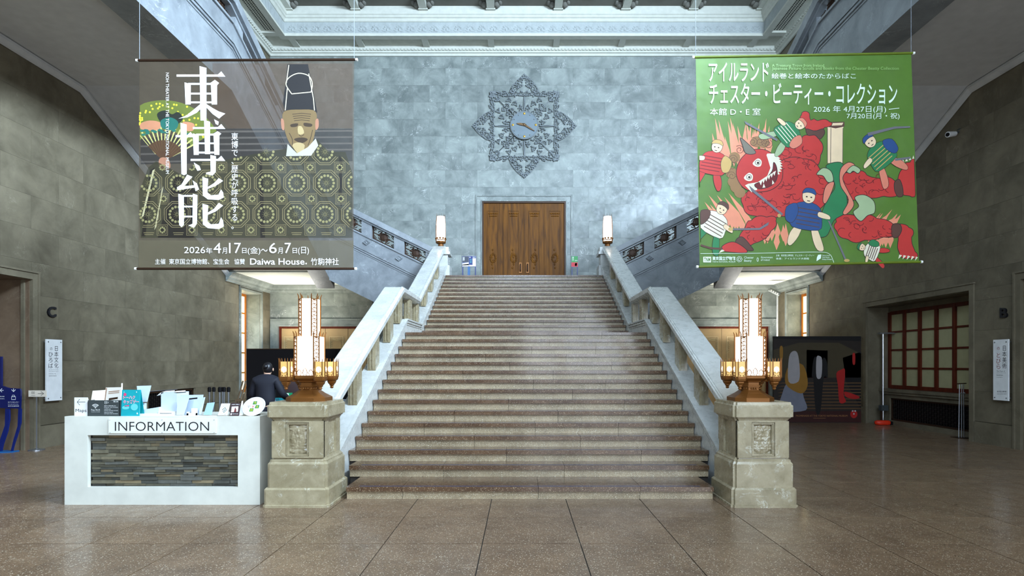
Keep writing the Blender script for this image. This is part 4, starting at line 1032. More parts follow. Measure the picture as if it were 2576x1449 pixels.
# ================================================================ hanging banners (cloth printed on the front)
BY = 8.4
def bf(layer=0):                                  # each print layer lies a hair's breadth above the one before
    Z_[0] += 1; d = .0012+Z_[0]*.00002
    return lambda u, v: P(u, v, BY-d)
def banner(name, corners, m, label, rods, wires, rodmat):
    c = [P(px, py, BY) for px, py in corners]      # tl, tr, br, bl
    t = thing(name, ((c[0].x+c[1].x)/2, BY, c[2].z), label, 'banner')
    nx, nz = 28, 28; vs = []; fs = []
    for j in range(nz+1):
        for i in range(nx+1):
            u, v = i/nx, j/nz; p = (c[0]*(1-u)+c[1]*u)*(1-v)+(c[3]*(1-u)+c[2]*u)*v
            vs.append(p)
    for j in range(nz):
        for i in range(nx): a = j*(nx+1)+i; fs.append((a, a+1, a+nx+2, a+nx+1))
    MB().add(vs, fs).obj('cloth', m, t)
    for (a, b) in ((0, 1), (3, 2)):
        d = (c[b]-c[a]).normalized(); p, q = c[a]-d*.035, c[b]+d*.035
        r = MB().tube([p, q], .018, 10).obj('rod', rodmat, t)
        for e_ in (p, q): MB().tube([e_-d*.015, e_+d*.015], .021, 8).obj('end_cap', M_PWHITE, r)
    for i in wires:
        MB().tube([c[i]+Vector((0, 0, 0)), Vector((c[i].x, BY, 13.85))], (.004), 5).obj('wire', M_WIRE, t)
    return t
M_WIRE = mat('wire_grey', rgb(130, 136, 142), .5)
M_B1 = mat('brown_cloth', rgb(88, 76, 60), .5, alpha=.68, transl=.2, bump=(3, .3, .05))
M_B2 = mat('green_cloth', rgb(86, 122, 42), .55, alpha=.97, transl=.12, bump=(2.2, .5, .08))
b1 = banner('exhibition_banner', [(351, 152), (891, 150), (889, 676), (348, 676)], M_B1, 'brown see-through hanging banner with a robed stage performer and large white characters', 1, (0, 1), M_BRONZD)
b2 = banner('exhibition_banner', [(1750, 144), (2292, 134), (2312, 659), (1760, 671)], M_B2, 'bright green hanging banner with a red ogre scene and white Japanese lettering', 1, (0, 1), mat('olive_rod', rgb(96, 112, 20), .5))
def pm(name, c, alpha=1.0, rough=.6): return mat(name, c, rough, alpha=alpha, transl=.12)
def draw(parent, name, m, layer, polys=(), lines=(), lw=2, closed=False, taper=False):
    mb = MB()
    for p in polys: fill(mb, bf(), p)
    for l in lines: ribbon(mb, bf(), l, lw, closed, taper)
    o = mb.obj(name, m, parent)
    if len(polys)+len(lines) > 1: o['kind'] = 'stuff'
    return o
# ---- brown banner picture, drawn in the pixel frame of its front
K1 = lambda u, v: (330+u/2.5414, 130+v/2.5414)
KP = lambda pts: [K1(*p) for p in pts]
draw(b1, 'backdrop_print', pm('curtain_print', rgb(104, 78, 58), .3), 1, [KP([(520, 75), (1000, 75), (1415, 75), (1415, 490), (620, 490), (520, 360)])])
draw(b1, 'backdrop_print', pm('slat_print', rgb(52, 48, 46), .55), 1, [KP([(60, 560), (560, 492), (1415, 492), (1415, 700), (60, 720)])])
draw(b1, 'backdrop_print', pm('slat_line_print', rgb(116, 106, 96), .5), 2, [KP([(560, y), (1412, y-4), (1412, y+6), (560, y+12)]) for y in (505, 545, 585, 625)]+[KP([(60, y), (330, y-4), (330, y+6), (60, y+10)]) for y in (600, 650, 700)])
# folding fan
fc = (205, 705)
def fanpt(a, r): return (fc[0]+r*math.sin(math.radians(a)), fc[1]-r*math.cos(math.radians(a)))
def clipx(pts): return [(max(u, 56), v) for u, v in pts]
arc = [fanpt(a, 395) for a in range(-48, 66, 6)]; arc_in = [fanpt(a, 205) for a in range(60, -49, -6)]
draw(b1, 'fan_print', pm('fan_green', rgb(116, 126, 52), .8), 3, [KP(clipx(arc+arc_in))])
draw(b1, 'fan_print', pm('fan_cream', rgb(206, 196, 120), .9), 4, [KP(clipx([fanpt(a-1.6, 70), fanpt(a-1.2, 235), fanpt(a+1.6, 235), fanpt(a+1.2, 70)])) for a in range(-44, 64, 8)])
draw(b1, 'fan_print', pm('fan_brown', rgb(92, 62, 40), .8), 3, [KP([fanpt(a, 140) for a in range(-44, 62, 8)]+[fanpt(a, 20) for a in (60, 0, -40)])])
draw(b1, 'fan_print', pm('fan_yellow', rgb(220, 205, 60), .95), 4, [KP(ell(*clipx([fanpt(R.uniform(-44, 60), R.uniform(290, 385))])[0], 7, 7, 8)) for _ in range(46)])
draw(b1, 'fan_print', pm('fan_dark', rgb(40, 44, 38), .9), 5, [KP(smoothpoly([(165, 400), (215, 375), (260, 400), (300, 385), (330, 430), (280, 470), (200, 460)], 4))])
draw(b1, 'fan_print', pm('fan_pink', rgb(206, 140, 104), .9), 4, [KP(smoothpoly([(60, 460), (120, 440), (190, 455), (170, 500), (70, 500)], 4)), KP(smoothpoly([(330, 450), (400, 460), (395, 505), (340, 500)], 4))])
draw(b1, 'fan_print', pm('fan_teal', rgb(40, 110, 96), .9), 5, [KP(smoothpoly([(190, 440), (250, 420), (300, 450), (280, 500), (200, 490)], 4))]+[KP(ell(R.uniform(70, 400), R.uniform(500, 535), 14, 8, 8)) for _ in range(16)])
draw(b1, 'hand_print', pm('skin_print', rgb(176, 122, 94), .95), 6, [KP(smoothpoly([(178, 690), (205, 675), (240, 690), (250, 740), (215, 760), (180, 735)], 4))])
# robe
robe = [(60, 1190), (50, 900), (110, 740), (160, 700), (330, 790), (430, 690), (560, 700), (860, 640), (990, 620), (1190, 560), (1260, 640), (1370, 640), (1415, 780), (1415, 1190)]
draw(b1, 'robe_print', pm('robe_dark', rgb(62, 58, 36), .62), 3, [KP(robe)])
draw(b1, 'robe_print', pm('robe_fold', rgb(34, 26, 20), .7), 7, [KP([(820, 700), (836, 700), (856, 1190), (826, 1190)]), KP([(290, 780), (420, 900), (400, 1190), (170, 1190), (230, 960)]), KP([(1330, 660), (1350, 700), (1345, 1000), (1325, 940)]), KP([(120, 760), (150, 740), (90, 1180), (66, 1180)])])
draw(b1, 'robe_print', pm('robe_cord', rgb(196, 184, 142), .9), 8, [KP([(136, 760), (152, 750), (80, 1050), (66, 1060)]), KP([(196, 880), (206, 860), (160, 1120), (148, 1140)])])
def inside(p, poly):
    c = False; n = len(poly)
    for i in range(n):
        (x1, y1), (x2, y2) = poly[i], poly[(i+1) % n]
        if (y1 > p[1]) != (y2 > p[1]) and p[0] < (x2-x1)*(p[1]-y1)/(y2-y1)+x1: c = not c
    return c
gold = MB(); gdot = MB(); gcen = MB(); f4 = bf(); f5 = bf()
for i in range(-1, 8):
    for j in range(0, 4):
        for (dx, dy, r, big) in ((0, 0, 84, 1), (94, 100, 50, 0)):
            u = 105+i*189+dx+(8 if j % 2 else 0); v = 640+j*200+dy
            if u > 1440: continue
            def put(mb, f, pts, w_, closed=True):
                if all(inside(p, robe) for p in pts): ribbon(mb, f, KP(pts), w_, closed)
            if big:
                for rr_ in (r, r-12):
                    pts = ell(u, v, rr_*1.06, rr_*1.06, 8, math.pi/8)
                    for q in range(8): put(gold, f4, [pts[q], pts[(q+1) % 8]], 1.5, False)
            else:
                for s_ in (34, 25): put(gold, f4, [(u-s_, v-s_), (u+s_, v-s_), (u+s_, v+s_), (u-s_, v+s_)], 1.3)
            if big or R.random() < 1:
                rr_ = 48 if big else 16
                for q in range(14 if big else 8):
                    a = q*2*math.pi/(14 if big else 8); p = (u+rr_*math.cos(a), v+rr_*math.sin(a))
                    if inside(p, robe): fill(gdot, f5, KP(ell(p[0], p[1], 9 if big else 6, 9 if big else 6, 7)))
                if inside((u, v), robe) and big:
                    for q in range(10):
                        a = q*.628; fill(gcen, f5, KP([(u+6*math.cos(a-.3), v+6*math.sin(a-.3)), (u+30*math.cos(a), v+30*math.sin(a)), (u+6*math.cos(a+.3), v+6*math.sin(a+.3))]))
gold.obj('robe_lattice_print', pm('robe_gold', rgb(150, 134, 92), .75), b1, kind='stuff')
gdot.obj('robe_flower_print', pm('robe_pale', rgb(160, 150, 100), .75), b1, kind='stuff')
gcen.obj('robe_flower_print', pm('robe_straw', rgb(140, 130, 84), .7), b1, kind='stuff')
# head: tall black hat, carved old-man mask, white collar
draw(b1, 'hat_print', pm('hat_black', rgb(34, 30, 30), .9), 6, [KP([(1000, 80), (1130, 80), (1165, 260), (1190, 390), (1150, 375), (985, 380), (970, 330), (990, 180)])])
draw(b1, 'hat_cord_print', pm('cord_cream', rgb(222, 212, 176), .95), 7, (), [KP(smoothpoly([(1025, 268), (990, 210), (1010, 165), (1070, 138), (1135, 155), (1158, 205), (1150, 258)], 5, False)), KP([(1025, 270), (1150, 258)]), KP([(1008, 85), (992, 200)]), KP([(1135, 140), (1165, 300), (1172, 376)]), KP([(998, 235), (985, 375)])], 2.2)
draw(b1, 'mask_print', pm('mask_tan', rgb(126, 102, 64), .95), 5, [KP(smoothpoly([(975, 385), (1080, 370), (1180, 385), (1178, 500), (1150, 600), (1100, 650), (1040, 620), (1000, 560), (975, 470)], 4))])
draw(b1, 'mask_print', pm('mask_dark', rgb(66, 50, 34), .9), 6, [KP(smoothpoly([(1020, 465), (1065, 458), (1060, 478), (1024, 482)], 3)), KP(smoothpoly([(1105, 455), (1155, 462), (1150, 480), (1108, 476)], 3)), KP(smoothpoly([(1040, 560), (1090, 548), (1130, 560), (1090, 585)], 3))], [KP([(1030+q*4, 400+q*14), (1090, 394+q*14), (1150-q*3, 400+q*14)]) for q in range(4)]+[KP(smoothpoly([(1080, 470), (1070, 520), (1085, 540), (1105, 530)], 3, False)), KP(smoothpoly([(1010, 520), (1030, 560), (1030, 600)], 3, False)), KP(smoothpoly([(1160, 500), (1145, 560), (1130, 600)], 3, False))], 1.6)
draw(b1, 'mask_print', pm('mask_light', rgb(196, 172, 122), .8), 6, [KP(smoothpoly([(1066, 480), (1090, 478), (1105, 520), (1070, 528)], 3)), KP(smoothpoly([(1030, 600), (1070, 580), (1110, 600), (1080, 660)], 3))])
draw(b1, 'ear_print', pm('skin_print', rgb(176, 122, 94), .95), 4, [KP(smoothpoly([(1178, 440), (1196, 430), (1198, 480), (1180, 500)], 3)), KP(smoothpoly([(976, 440), (958, 430), (962, 490), (978, 500)], 3))])
draw(b1, 'collar_print', pm('collar_white', rgb(186, 180, 164), .95), 4, [KP([(1000, 590), (1060, 650), (1130, 610), (1180, 555), (1196, 600), (1150, 665), (990, 668)])])
# lower band and lettering
draw(b1, 'band_print', pm('band_olive', rgb(112, 102, 78), .55), 9, [[(349, 605), (889, 605), (889, 675), (349, 675)]])
KJ = MB(); f10 = bf()
def S(*p): fill(KJ, bf(), KP(p))
def Hs(x0, x1, y, w_=12): S((x0, y-w_/2), (x1-48, y-w_/2), (x1-26, y-w_/2-20), (x1, y+w_/2), (x0, y+w_/2))
def Vs(x, y0, y1, w_=34, cut=0): S((x-w_/2-6, y0-4), (x+w_/2, y0+8), (x+w_/2, y1-cut), (x, y1), (x-w_/2, y1-cut))
def bar(x0, x1, y, w_=10): S((x0, y-w_/2), (x1, y-w_/2), (x1, y+w_/2), (x0, y+w_/2))
# first character
Hs(290, 602, 153, 14); Vs(462, 96, 440, 38)
Vs(364, 200, 338, 34); Vs(532, 200, 338, 34); bar(364, 530, 206, 12); S((500, 205), (535, 180), (562, 200), (548, 216)); bar(364, 540, 268, 12); bar(364, 540, 324, 12)
S((448, 330), (462, 345), (420, 390), (360, 420), (302, 428), (352, 408), (400, 370)); S((474, 330), (520, 360), (560, 382), (602, 396), (580, 412), (562, 428), (520, 398), (470, 345))
# second character
Vs(338, 458, 790, 34, 8); Hs(284, 406, 540, 14); Hs(394, 602, 488, 12)
Vs(488, 440, 655, 32); S((530, 432), (560, 448), (556, 470), (540, 462)); Vs(416, 526, 660, 32); Vs(548, 526, 660, 32)
bar(416, 548, 530, 12); S((520, 528), (552, 508), (576, 524), (560, 540)); bar(416, 550, 586, 10); bar(416, 550, 645, 12)
Hs(380, 602, 692, 13); S((506, 660), (542, 668), (540, 770), (520, 792), (478, 782), (480, 774), (508, 766)); S((400, 708), (436, 730), (446, 756), (424, 762), (410, 738))
# third character
S((358, 786), (392, 800), (338, 860), (420, 852), (424, 866), (296, 886), (292, 868), (322, 848)); S((392, 822), (420, 842), (434, 880), (412, 892), (404, 858))
Vs(322, 912, 1122, 30, 14); S((394, 908), (424, 916), (420, 1100), (402, 1126), (366, 1112), (392, 1100)); bar(322, 404, 922, 11); bar(322, 404, 990, 10); bar(322, 404, 1054, 10)
S((456, 802), (492, 812), (488, 900), (510, 918), (558, 914), (574, 880), (588, 900), (592, 932), (560, 948), (490, 944), (458, 920)); S((560, 808), (588, 826), (540, 858), (488, 878), (488, 866), (530, 840))
S((456, 972), (492, 982), (488, 1086), (510, 1104), (560, 1100), (574, 1058), (588, 1080), (592, 1118), (560, 1134), (490, 1128), (458, 1104)); S((560, 966), (588, 984), (540, 1022), (488, 1044), (488, 1030), (530, 1004))
M_LET = mat('banner_white_print', rgb(240, 240, 238), .5, emit=.0)
KJ.obj('title_lettering', M_LET, b1)
text('東\n博\nで\n、\n歴\n史\nが\n呼\n吸\nす\nる\n。', (582, 334, 599, 576), bf(15), M_LET, b1)
text('NOH THEATER AT THE TOKYO NATIONAL MUSEUM', (183, -425, 437, -417), lambda u, v: bf(15)(-v, u), M_LET, b1)
for s_, b in (('2026', (463, 621, 516, 637)), ('年', (518, 623, 534, 638)), ('4', (537, 611, 556, 637)), ('月', (559, 623, 571, 638)), ('17', (576, 611, 606, 637)), ('日', (609, 624, 620, 637)), ('(金)', (623, 621, 655, 641)), ('〜', (657, 626, 673, 633)), ('6', (677, 611, 696, 637)), ('月', (699, 623, 711, 638)), ('7', (716, 611, 732, 637)), ('日', (736, 624, 747, 637)), ('(日)', (750, 621, 777, 641)),
              ('主催  東京国立博物館、宝生会   協賛', (390, 651, 616, 665)), ('竹駒神社', (782, 649, 852, 667))):
    text(s_, b, bf(15), M_LET, b1, bold=0)
text('Daiwa House', (629, 650, 766, 666), bf(15), M_LET, b1, bold=.012)
MB_ = MB(); fill(MB_, f10, ell(770, 663, 2, 2, 8)); MB_.obj('mark', M_LET, b1)

# ---- green banner picture: a plain ogre-and-warriors scene of the same layout and colours
Z_[0] = 0
K2 = lambda u, v: (min(max(1730+u/2.498, 1754+(v-80)/2.498*.019), 2290+(v-80)/2.498*.038), 110+v/2.498)
Q = lambda pts: [K2(*p) for p in pts]
RED = pm('red_ink', rgb(196, 52, 46)); REDD = pm('dark_red_ink', rgb(110, 24, 26)); CORAL = pm('coral_ink', rgb(232, 146, 112))
CRM = pm('cream_ink', rgb(236, 208, 168)); GRNI = pm('green_ink', rgb(40, 124, 74)); PGR = pm('pale_green_ink', rgb(164, 184, 140)); BLU = pm('blue_ink', rgb(36, 74, 128))
BRN = pm('brown_ink', rgb(92, 60, 48)); INK = pm('black_ink', rgb(50, 34, 30)); WHI = pm('white_ink', rgb(232, 226, 200)); GOLD = pm('ochre_ink', rgb(200, 164, 96)); SAL = pm('salmon_ink', rgb(220, 130, 104))
def blob(name, m, pts, layer=2, k=5, outline=1.6, ol=INK):
    s_ = smoothpoly(pts, k)
    if m is RED and layer <= 3:                     # lumpy, cloud-like muscles
        n = len(s_); o_ = []
        cx_, cy_ = sum(p[0] for p in s_)/n, sum(p[1] for p in s_)/n
        for i, p in enumerate(s_):
            a_, b_ = s_[i-1], s_[(i+1) % n]; dx, dy = b_[0]-a_[0], b_[1]-a_[1]; l_ = math.hypot(dx, dy) or 1; sg = 1 if (p[0]-cx_)*dy-(p[1]-cy_)*dx > 0 else -1
            h_ = 11*abs(math.sin(i*.52)); o_.append((p[0]+sg*dy/l_*h_, p[1]-sg*dx/l_*h_))
        s_ = o_
    draw(b2, name, m, layer, [Q(s_)])
    if outline: draw(b2, 'outline_print', ol, layer+.5, (), [Q(s_)], outline, True)
def flames(cx, cy, w_, h_, n, lean):
    ps = []
    for i in range(n):
        x = cx+w_*(i/n-.5)+R.uniform(-10, 10); hh = h_*R.uniform(.5, 1)
        c_ = cy+R.uniform(-30, 40)*math.sin(math.pi*i/n)
        ps.append(Q([(x, c_+30), (x-w_/n*.8, c_-20), (x+lean*hh*.5-8, c_-hh*.55), (x+lean*hh, c_-hh), (x+w_/n*.6+lean*hh*.3, c_-hh*.5), (x+w_/n*.9, c_-20)]))
    draw(b2, 'flame_print', CORAL, 1, ps)
flames(320, 740, 260, 280, 14, -.15); flames(440, 660, 200, 200, 12, .1); flames(310, 1140, 220, 200, 12, -.6); flames(1230, 1130, 200, 90, 8, .7); flames(560, 1230, 160, 120, 7, 0); flames(790, 900, 120, 90, 5, .8); flames(1230, 1260, 140, 100, 6, .2)
# pillar
draw(b2, 'pillar_print', CRM, 2, [Q([(878, 520), (978, 520), (974, 750), (878, 750)])]); draw(b2, 'pillar_print', BRN, 3, [Q([(860, 492), (985, 490), (985, 520), (930, 532), (868, 520)])])
draw(b2, 'outline_print', INK, 3, (), [Q([(878, 530), (878, 752)]), Q([(900, 530), (898, 752)]), Q([(976, 530), (974, 752)])], 1.3); draw(b2, 'pillar_print', CRM, 4, [Q([(872, 500), (978, 496), (970, 512), (880, 516)])])
# red arms, legs and body
blob('arm_print', RED, [(560, 700), (640, 640), (700, 650), (730, 590), (790, 580), (836, 620), (834, 700), (800, 770), (740, 800), (640, 800), (560, 780)])
blob('hand_print', RED, [(716, 445), (760, 440), (790, 480), (860, 485), (900, 500), (850, 530), (800, 545), (745, 530)], 3)
blob('cuff_print', BRN, [(745, 535), (800, 548), (850, 535), (860, 565), (830, 600), (800, 575), (755, 575)], 4)
blob('body_print', RED, [(560, 760), (700, 720), (800, 760), (860, 830), (890, 920), (860, 1000), (760, 1060), (620, 1080), (480, 1090), (380, 1060), (345, 990), (380, 930), (480, 900)], 2)
blob('arm_print', RED, [(970, 850), (1010, 815), (1100, 810), (1160, 850), (1240, 845), (1310, 870), (1330, 940), (1250, 955), (1170, 960), (1100, 980), (1020, 975), (975, 930)], 2)
blob('hand_print', RED, [(1345, 790), (1390, 750), (1428, 745), (1430, 940), (1370, 945), (1330, 900)], 3)
blob('cuff_print', BRN, [(1300, 870), (1330, 852), (1350, 900), (1352, 955), (1320, 960), (1300, 920)], 4)
blob('leg_print', RED, [(935, 1120), (960, 1075), (1060, 1090), (1140, 1085), (1220, 1110), (1300, 1140), (1310, 1190), (1250, 1210), (1150, 1225), (1060, 1240), (980, 1215), (935, 1170)], 2)
blob('foot_print', RED, [(1300, 1150), (1380, 1150), (1410, 1190), (1400, 1260), (1440, 1330), (1380, 1345), (1330, 1310), (1330, 1230)], 3)
blob('cuff_print', BRN, [(1285, 1140), (1330, 1132), (1345, 1170), (1320, 1215), (1285, 1210)], 4)
blob('leg_print', RED, [(400, 1110), (480, 1090), (548, 1100), (545, 1140), (500, 1200), (400, 1260), (330, 1250), (350, 1180)], 3)
blob('cuff_print', BRN, [(305, 1230), (345, 1215), (400, 1275), (410, 1300), (350, 1295), (305, 1270)], 4)
blob('foot_print', RED, [(225, 1265), (290, 1245), (360, 1285), (370, 1312), (300, 1312), (215, 1300)], 5)
draw(b2, 'claw_print', WHI, 6, [Q([(215, 1290), (196, 1315), (232, 1302)])]+[Q([(1345+i*22, 748+(-i*8)), (1352+i*22, 720-(i*6)), (1362+i*22, 745-(i*8))]) for i in range(4)]+[Q([(1330+i*26, 1325+i*3), (1324+i*26, 1352+i*3), (1348+i*26, 1330+i*3)]) for i in range(5)])
# curls over the red skin
cs = []
for (a, b, n, r0) in (((380, 950), (640, 1060), 22, 30), ((600, 650), (820, 780), 22, 30), ((990, 830), (1290, 950), 20, 26), ((960, 1100), (1280, 1210), 20, 26), ((560, 800), (860, 1000), 26, 28), ((370, 1110), (520, 1230), 10, 22)):
    for _ in range(n):
        u, v = R.uniform(a[0], b[0]), R.uniform(a[1], b[1]); r_ = R.uniform(.6, 1)*r0; a0 = R.uniform(0, 6.28)
        cs.append(Q([(u+r_*math.cos(a0+t_), v+r_*.8*math.sin(a0+t_)) for t_ in [q*.5 for q in range(6)]]))
draw(b2, 'curl_print', REDD, 3, (), cs, 1.5)
# head: hair, horn, eyes and open mouth
for _ in range(16):
    a = R.uniform(2.2, 5.2); u, v = 440+165*math.cos(a), 800+185*math.sin(a)
    draw(b2, 'hair_print', pm('tawny_ink', rgb(150, 112, 70)), 2.2, [Q(ell(u, v, 36, 34, 12))]) if _ < 8 else draw(b2, 'hair_print', BRN, 2.6, (), [Q(scroll((u, v), 30, 1.6, a, 1, 14))], 1.1)
blob('head_print', RED, [(330, 730), (400, 670), (480, 665), (540, 700), (590, 760), (590, 860), (520, 920), (420, 930), (345, 900), (305, 820)], 4)
blob('horn_print', pm('horn_grey', rgb(120, 112, 96)), [(330, 590), (372, 622), (428, 680), (400, 695), (362, 685), (345, 640)], 5, 3)
sp = []
for i in range(30):
    t_ = i/29; u = 545-165*t_*1.0+38*math.sin(t_*math.pi)*1; v = 690+240*t_
    sp.append((u+58*math.sin(t_*math.pi)+(16 if i % 2 else 0)+8, v+(6 if i % 2 else 0)))
inner = [(395, 895), (440, 870), (500, 830), (520, 780), (505, 730), (495, 700)]
draw(b2, 'mouth_print', WHI, 5.5, [Q([(500, 690)]+sp+[(360, 890), (380, 880)]+inner[1:])])
blob('mouth_print', REDD, [(420, 885), (480, 855), (530, 800), (540, 745), (560, 780), (560, 850), (520, 895), (450, 912)], 6, 4)
draw(b2, 'tooth_print', WHI, 7, [Q([(450+i*17, 868-i*12), (460+i*17, 890-i*12), (470+i*17, 858-i*12)]) for i in range(6)]+[Q([(470, 905), (478, 878), (488, 903)]), Q([(530, 885), (532, 856), (545, 876)])])
for (u, v) in ((440, 745), (385, 835)):
    draw(b2, 'eye_print', WHI, 6, [Q(smoothpoly([(u-32, v+6), (u, v-24), (u+24, v-8), (u+18, v+24), (u-12, v+26)], 4))]); draw(b2, 'eye_print', INK, 7, [Q(ell(u+2, v+4, 8, 8, 10))], [Q(ell(u, v+2, 16, 15, 14))], 1.2, True)
# green robe and trims
blob('robe_print', GRNI, [(870, 765), (960, 745), (990, 800), (960, 860), (1000, 960), (990, 1060), (920, 1110), (870, 1210), (780, 1200), (830, 1130), (850, 1040), (890, 960), (925, 900), (905, 830)], 4)
blob('robe_print', PGR, [(810, 820), (850, 780), (900, 800), (915, 860), (880, 870), (850, 830)], 5)
blob('robe_print', SAL, [(960, 790), (1010, 745), (1050, 765), (1000, 800), (975, 850), (1010, 930), (1045, 1010), (1000, 1070), (975, 1060), (1010, 980), (960, 890)], 5)
blob('robe_print', SAL, [(880, 880), (920, 870), (905, 930), (870, 1000), (850, 990), (858, 920)], 5)
blob('robe_print', PGR, [(1000, 800), (1040, 765), (1085, 790), (1070, 815), (1040, 800), (1020, 815)], 5)
blob('robe_print', PGR, [(1050, 965), (1110, 950), (1170, 990), (1175, 1060), (1130, 1080), (1085, 1115), (1040, 1060), (1075, 1020)], 5)
# warriors: plain figures in coloured armour
def warrior(u, v, sc_, fl_, c1, c2, c3, legs=CRM, rot=0):
    ca, sa = math.cos(rot), math.sin(rot)
    T = lambda pts: [(u+fl_*(x*ca-y*sa)*sc_, v+(x*sa+y*ca)*sc_) for x, y in pts]
    blob('warrior_print', legs, T([(-40, 60), (-10, 50), (-20, 110), (-50, 160), (-70, 150), (-65, 100)]), 7, 3, 1)
    blob('warrior_print', legs, T([(30, 50), (60, 60), (90, 110), (110, 160), (80, 165), (50, 120)]), 7, 3, 1)
    blob('warrior_print', c1, T([(-60, -40), (0, -60), (60, -40), (80, 20), (70, 70), (-60, 70), (-70, 10)]), 8, 3, 1)
    draw(b2, 'warrior_print', c3, 9, (), [Q(T([(-58+q*4, -25+q*19), (65+q*2, -22+q*19)])) for q in range(5)], 2)
    blob('warrior_print', c2, T([(-100, -20), (-55, -45), (-40, 0), (-60, 50), (-95, 40)]), 9, 3, 1)
    blob('warrior_print', CRM, T([(-30, -100), (0, -112), (28, -98), (26, -66), (0, -52), (-26, -66)]), 9, 4, 1)
    draw(b2, 'warrior_print', INK, 10, [Q(T([(-14, -86), (-6, -86), (-6, -80), (-14, -80)])), Q(T([(8, -86), (16, -86), (16, -80), (8, -80)])), Q(T([(-6, -66), (10, -66), (8, -62), (-4, -62)]))])
    blob('warrior_print', c2, T([(-34, -98), (-20, -124), (20, -124), (34, -98), (10, -104), (-12, -104)]), 10, 3, 1)
    blob('warrior_print', CRM, T([(60, -20), (110, -10), (115, 10), (60, 5)]), 10, 3, 1)
warrior(745, 1070, 1.3, 1, BLU, BLU, BRN, CRM, .15); warrior(640, 560, 1.0, -1, GRNI, SAL, WHI, PGR, -.9); warrior(1210, 690, 1.15, -1, GRNI, BLU, GOLD, SAL, .7)
warrior(170, 1120, 1.1, 1, WHI, BRN, BRN, GRNI, .5); warrior(165, 740, 1.1, -1, RED, GOLD, REDD, RED, -.2); warrior(1150, 1300, .7, -1, WHI, GRNI, BRN, RED, 1.2)
draw(b2, 'blade_print', pm('blade_ink', rgb(112, 110, 116)), 11, [Q([(355, 485), (365, 505), (560, 612), (566, 600)]), Q([(385, 890), (400, 925), (590, 1080), (600, 1070)]), Q([(880, 1110), (892, 1115), (1000, 1360), (988, 1362)]), Q([(280, 1160), (450, 1158), (510, 1120), (506, 1140), (455, 1170), (280, 1172)]), Q([(1130, 560), (1300, 520), (1398, 518), (1398, 528), (1300, 534), (1135, 580)]), Q([(1300, 722), (1400, 710), (1400, 722), (1305, 736)])])
draw(b2, 'hilt_print', GOLD, 11.5, [Q(ell(270, 1165, 16, 12, 10)), Q(ell(1000, 1362, 18, 10, 10)), Q(ell(575, 1080, 12, 12, 10))])
draw(b2, 'rope_print', BRN, 3, (), [Q(smoothpoly([(80, 1265), (150, 1285), (220, 1288)], 4, False))], 5)
# lettering of the green banner
M_LG = mat('pale_green_lettering', rgb(222, 240, 222), .5); M_LG2 = mat('faint_green_lettering', rgb(150, 190, 110), .5)
for s_, b, bo, m_ in (('アイルランド', (1783, 157, 1934, 205), .008, M_LG), ('チェスター・ビーティー・コレクション', (1784, 209, 2257, 263), .008, M_LG), ('A Treasure Trove from Ireland', (1942, 161, 2073, 168), 0, M_LG2), ('Japanese Picture Scrolls and Books from the Chester Beatty Collection', (1942, 168, 2261, 178), 0, M_LG2),
                      ('絵巻と絵本のたからばこ', (1941, 184, 2153, 198), 0, M_LG), ('本館 D・E 室', (1786, 272, 1913, 290), 0, M_LG), ('2026 年 4月27日(月)', (2047, 266, 2229, 285), 0, M_LG), ('7月20日(月・祝)', (2130, 284, 2263, 301), 0, M_LG),
                      ('東京国立博物館', (1792, 645, 1850, 655), .02, M_LG), ('TOKYO NATIONAL MUSEUM', (1792, 657, 1850, 660), 0, M_LG), ('Chester\nBeatty', (1872, 645, 1896, 660), 0, M_LG), ('主催：東京国立博物館、チェスター・ビーティー', (1952, 640, 2048, 645), 0, M_LG), ('後援：アイルランド大使館', (1952, 648, 2035, 653), 0, M_LG), ('Culture Ireland\nCultúr Éireann\nEmbassy of Ireland', (2068, 641, 2092, 655), 0, M_LG), ('Government\nof Ireland', (1914, 645, 1944, 656), 0, M_LG)):
    text(s_, b, bf(16), m_, b2, bold=bo)
lg = MB(); f12 = bf(16)
ribbon(lg, f12, [(2236, 275), (2262, 272)], 1.4); ribbon(lg, f12, smoothpoly([(1762, 638), (1900, 637), (2050, 634), (2085, 638), (2096, 656), (2098, 664)], 4, False), 1)
fill(lg, f12, [(1769, 646), (1789, 646), (1789, 660), (1769, 660)])
for k in range(7): ribbon(lg, f12, ell(1860+5*math.cos(k*.9), 652+5*math.sin(k*.9), 2.4, 2.4, 8), .8, True)
fill(lg, f12, [(2058, 641), (2066, 640), (2065, 650), (2054, 657), (2055, 648)]); ribbon(lg, f12, ell(1906, 653, 2, 5, 8), 1, True)
lg.obj('logo_print', M_LG, b2)
text('TNM', (1771, 648, 1787, 658), bf(17), M_B2, b2, bold=.03)
# ================================================================ wall letters and signs
def wall_sign(s, label, quad, col1, col2, rest, red2):
    xw = (WL if s < 0 else WR); xp = xw-s*.07
    f = lambda u, v: PX(u, v, xp-s*.013); f2 = lambda u, v: PX(u, v, xp-s*.015)
    a, b, c, d = [PX(px, py, xp) for px, py in quad]   # tl tr br bl
    t = thing('wall_sign', (xp, (a.y+b.y)/2, c.z), label, 'sign')
    y0, y1 = sorted((a.y, b.y)); z0, z1 = (c.z+d.z)/2, (a.z+b.z)/2
    MB().box(xp-.012, xp+.012, y0, y1, z0, z1).obj('plate', M_WPAPER, t)
    for y in (y0+.04, y1-.04):
        for z in (z0+.05, z1-.05):
            MB().tube([(xp-s*.02, y, z), (xw, y, z)], .012, 8).obj('bolt', M_METAL, t)
    text(col1[0], col1[1], f, M_BLACK, t, bold=.0)
    for ch, bx_, m_ in col2: text(ch, bx_, f, m_, t)
    for ch, bx_ in rest: text(ch, bx_, f, M_BLACK, t)
MR = mat('rust_print', rgb(140, 60, 56), .5)
